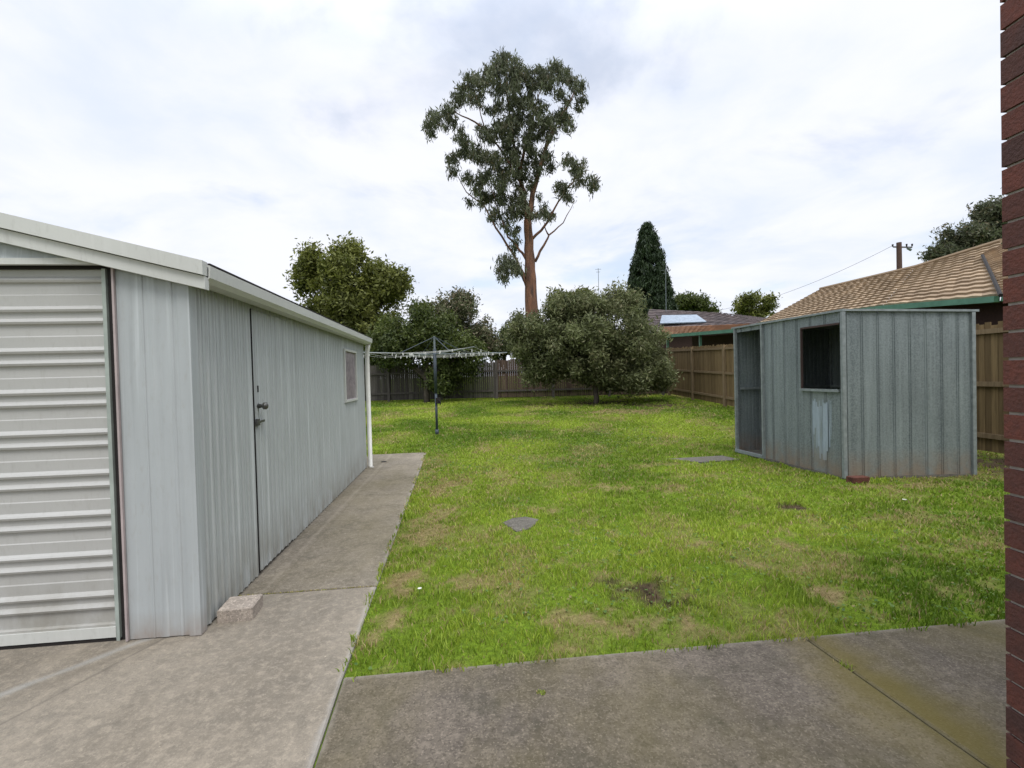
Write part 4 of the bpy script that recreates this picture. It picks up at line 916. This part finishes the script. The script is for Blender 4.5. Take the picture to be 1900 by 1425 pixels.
o = mb.build('brick_courses', M_face, bh); setattr_(o.data, 'tint', 'FACE', tn)
mb = MB(); mb.box((WX+rec+.13, (WY-rec-3.2)/2, 1.59), (.26, WY-rec+3.2, 3.18)); mb.box((WX+.27+2, WY-rec-.13, 1.59), (4.0, .26, 3.18)); mb.build('mortar', M_mortar, bh)
# ------------------------------------------------------------------ sky and sun
SE, SR = R(58), R(163)
w = bpy.data.worlds.new('World'); scene.world = w; w.use_nodes = True; nt = w.node_tree; bg = nt.nodes['Background']
sky = N(nt, 'ShaderNodeTexSky', sky_type='NISHITA'); sky.sun_disc = False; sky.sun_elevation = SE; sky.sun_rotation = SR
nt.links.new(sky.outputs[0], bg.inputs['Color']); bg.inputs['Strength'].default_value = .15
tc = N(nt, 'ShaderNodeTexCoord'); sp = N(nt, 'ShaderNodeSeparateXYZ'); nt.links.new(tc.outputs['Generated'], sp.inputs[0])
ad = N(nt, 'ShaderNodeMath', operation='ADD'); nt.links.new(sp.outputs[2], ad.inputs[0]); ad.inputs[1].default_value = .22
mxm = N(nt, 'ShaderNodeMath', operation='MAXIMUM'); nt.links.new(ad.outputs[0], mxm.inputs[0]); mxm.inputs[1].default_value = .12
dv = N(nt, 'ShaderNodeVectorMath', operation='DIVIDE'); nt.links.new(tc.outputs['Generated'], dv.inputs[0])
cb_ = N(nt, 'ShaderNodeCombineXYZ')
for i in range(3): nt.links.new(mxm.outputs[0], cb_.inputs[i])
nt.links.new(cb_.outputs[0], dv.inputs[1])
def wn(scale, detail, lo, hi, off):
    mp = N(nt, 'ShaderNodeMapping'); mp.inputs['Location'].default_value = off; nt.links.new(dv.outputs[0], mp.inputs['Vector'])
    n = N(nt, 'ShaderNodeTexNoise', Scale=scale, Detail=detail, Roughness=.55, Distortion=.3); nt.links.new(mp.outputs[0], n.inputs['Vector'])
    r = N(nt, 'ShaderNodeMapRange', interpolation_type='SMOOTHSTEP'); r.inputs['From Min'].default_value = lo; r.inputs['From Max'].default_value = hi; nt.links.new(n.outputs['Fac'], r.inputs['Value']); return r.outputs[0]
shade = wn(2.2, 8, .36, .72, (3, 1, 0)); cover = wn(1.3, 7, .30, .46, (0, 5, 2))
cc = mixc(nt, shade, (.79, .805, .865), (.655, .71, .82))
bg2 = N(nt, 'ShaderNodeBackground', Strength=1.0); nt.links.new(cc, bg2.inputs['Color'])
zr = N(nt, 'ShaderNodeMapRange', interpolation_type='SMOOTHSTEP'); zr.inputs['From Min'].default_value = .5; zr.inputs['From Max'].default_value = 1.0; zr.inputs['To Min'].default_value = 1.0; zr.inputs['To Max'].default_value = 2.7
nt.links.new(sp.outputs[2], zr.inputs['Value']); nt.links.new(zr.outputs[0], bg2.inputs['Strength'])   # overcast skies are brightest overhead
mr = N(nt, 'ShaderNodeMapRange'); mr.inputs['To Min'].default_value = .6; mr.inputs['To Max'].default_value = 1.0; nt.links.new(cover, mr.inputs['Value'])
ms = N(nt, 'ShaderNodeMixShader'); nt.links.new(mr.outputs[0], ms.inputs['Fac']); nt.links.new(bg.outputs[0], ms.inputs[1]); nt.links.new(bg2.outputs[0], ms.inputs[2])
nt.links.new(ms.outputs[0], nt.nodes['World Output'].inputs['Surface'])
sl_ = bpy.data.lights.new('sun', 'SUN'); sl_.energy = 1.4; sl_.angle = R(26); sl_.color = (1, .96, .90)
so = bpy.data.objects.new('sun', sl_); COL.objects.link(so)
sdv = Vector((math.sin(SR)*math.cos(SE), math.cos(SR)*math.cos(SE), math.sin(SE)))   # towards the sun: behind the camera, slightly left
so.rotation_euler = sdv.to_track_quat('Z', 'Y').to_euler()
scene.view_settings.view_transform = 'Standard'; scene.view_settings.look = 'None'; scene.view_settings.exposure = .32; scene.view_settings.gamma = 1
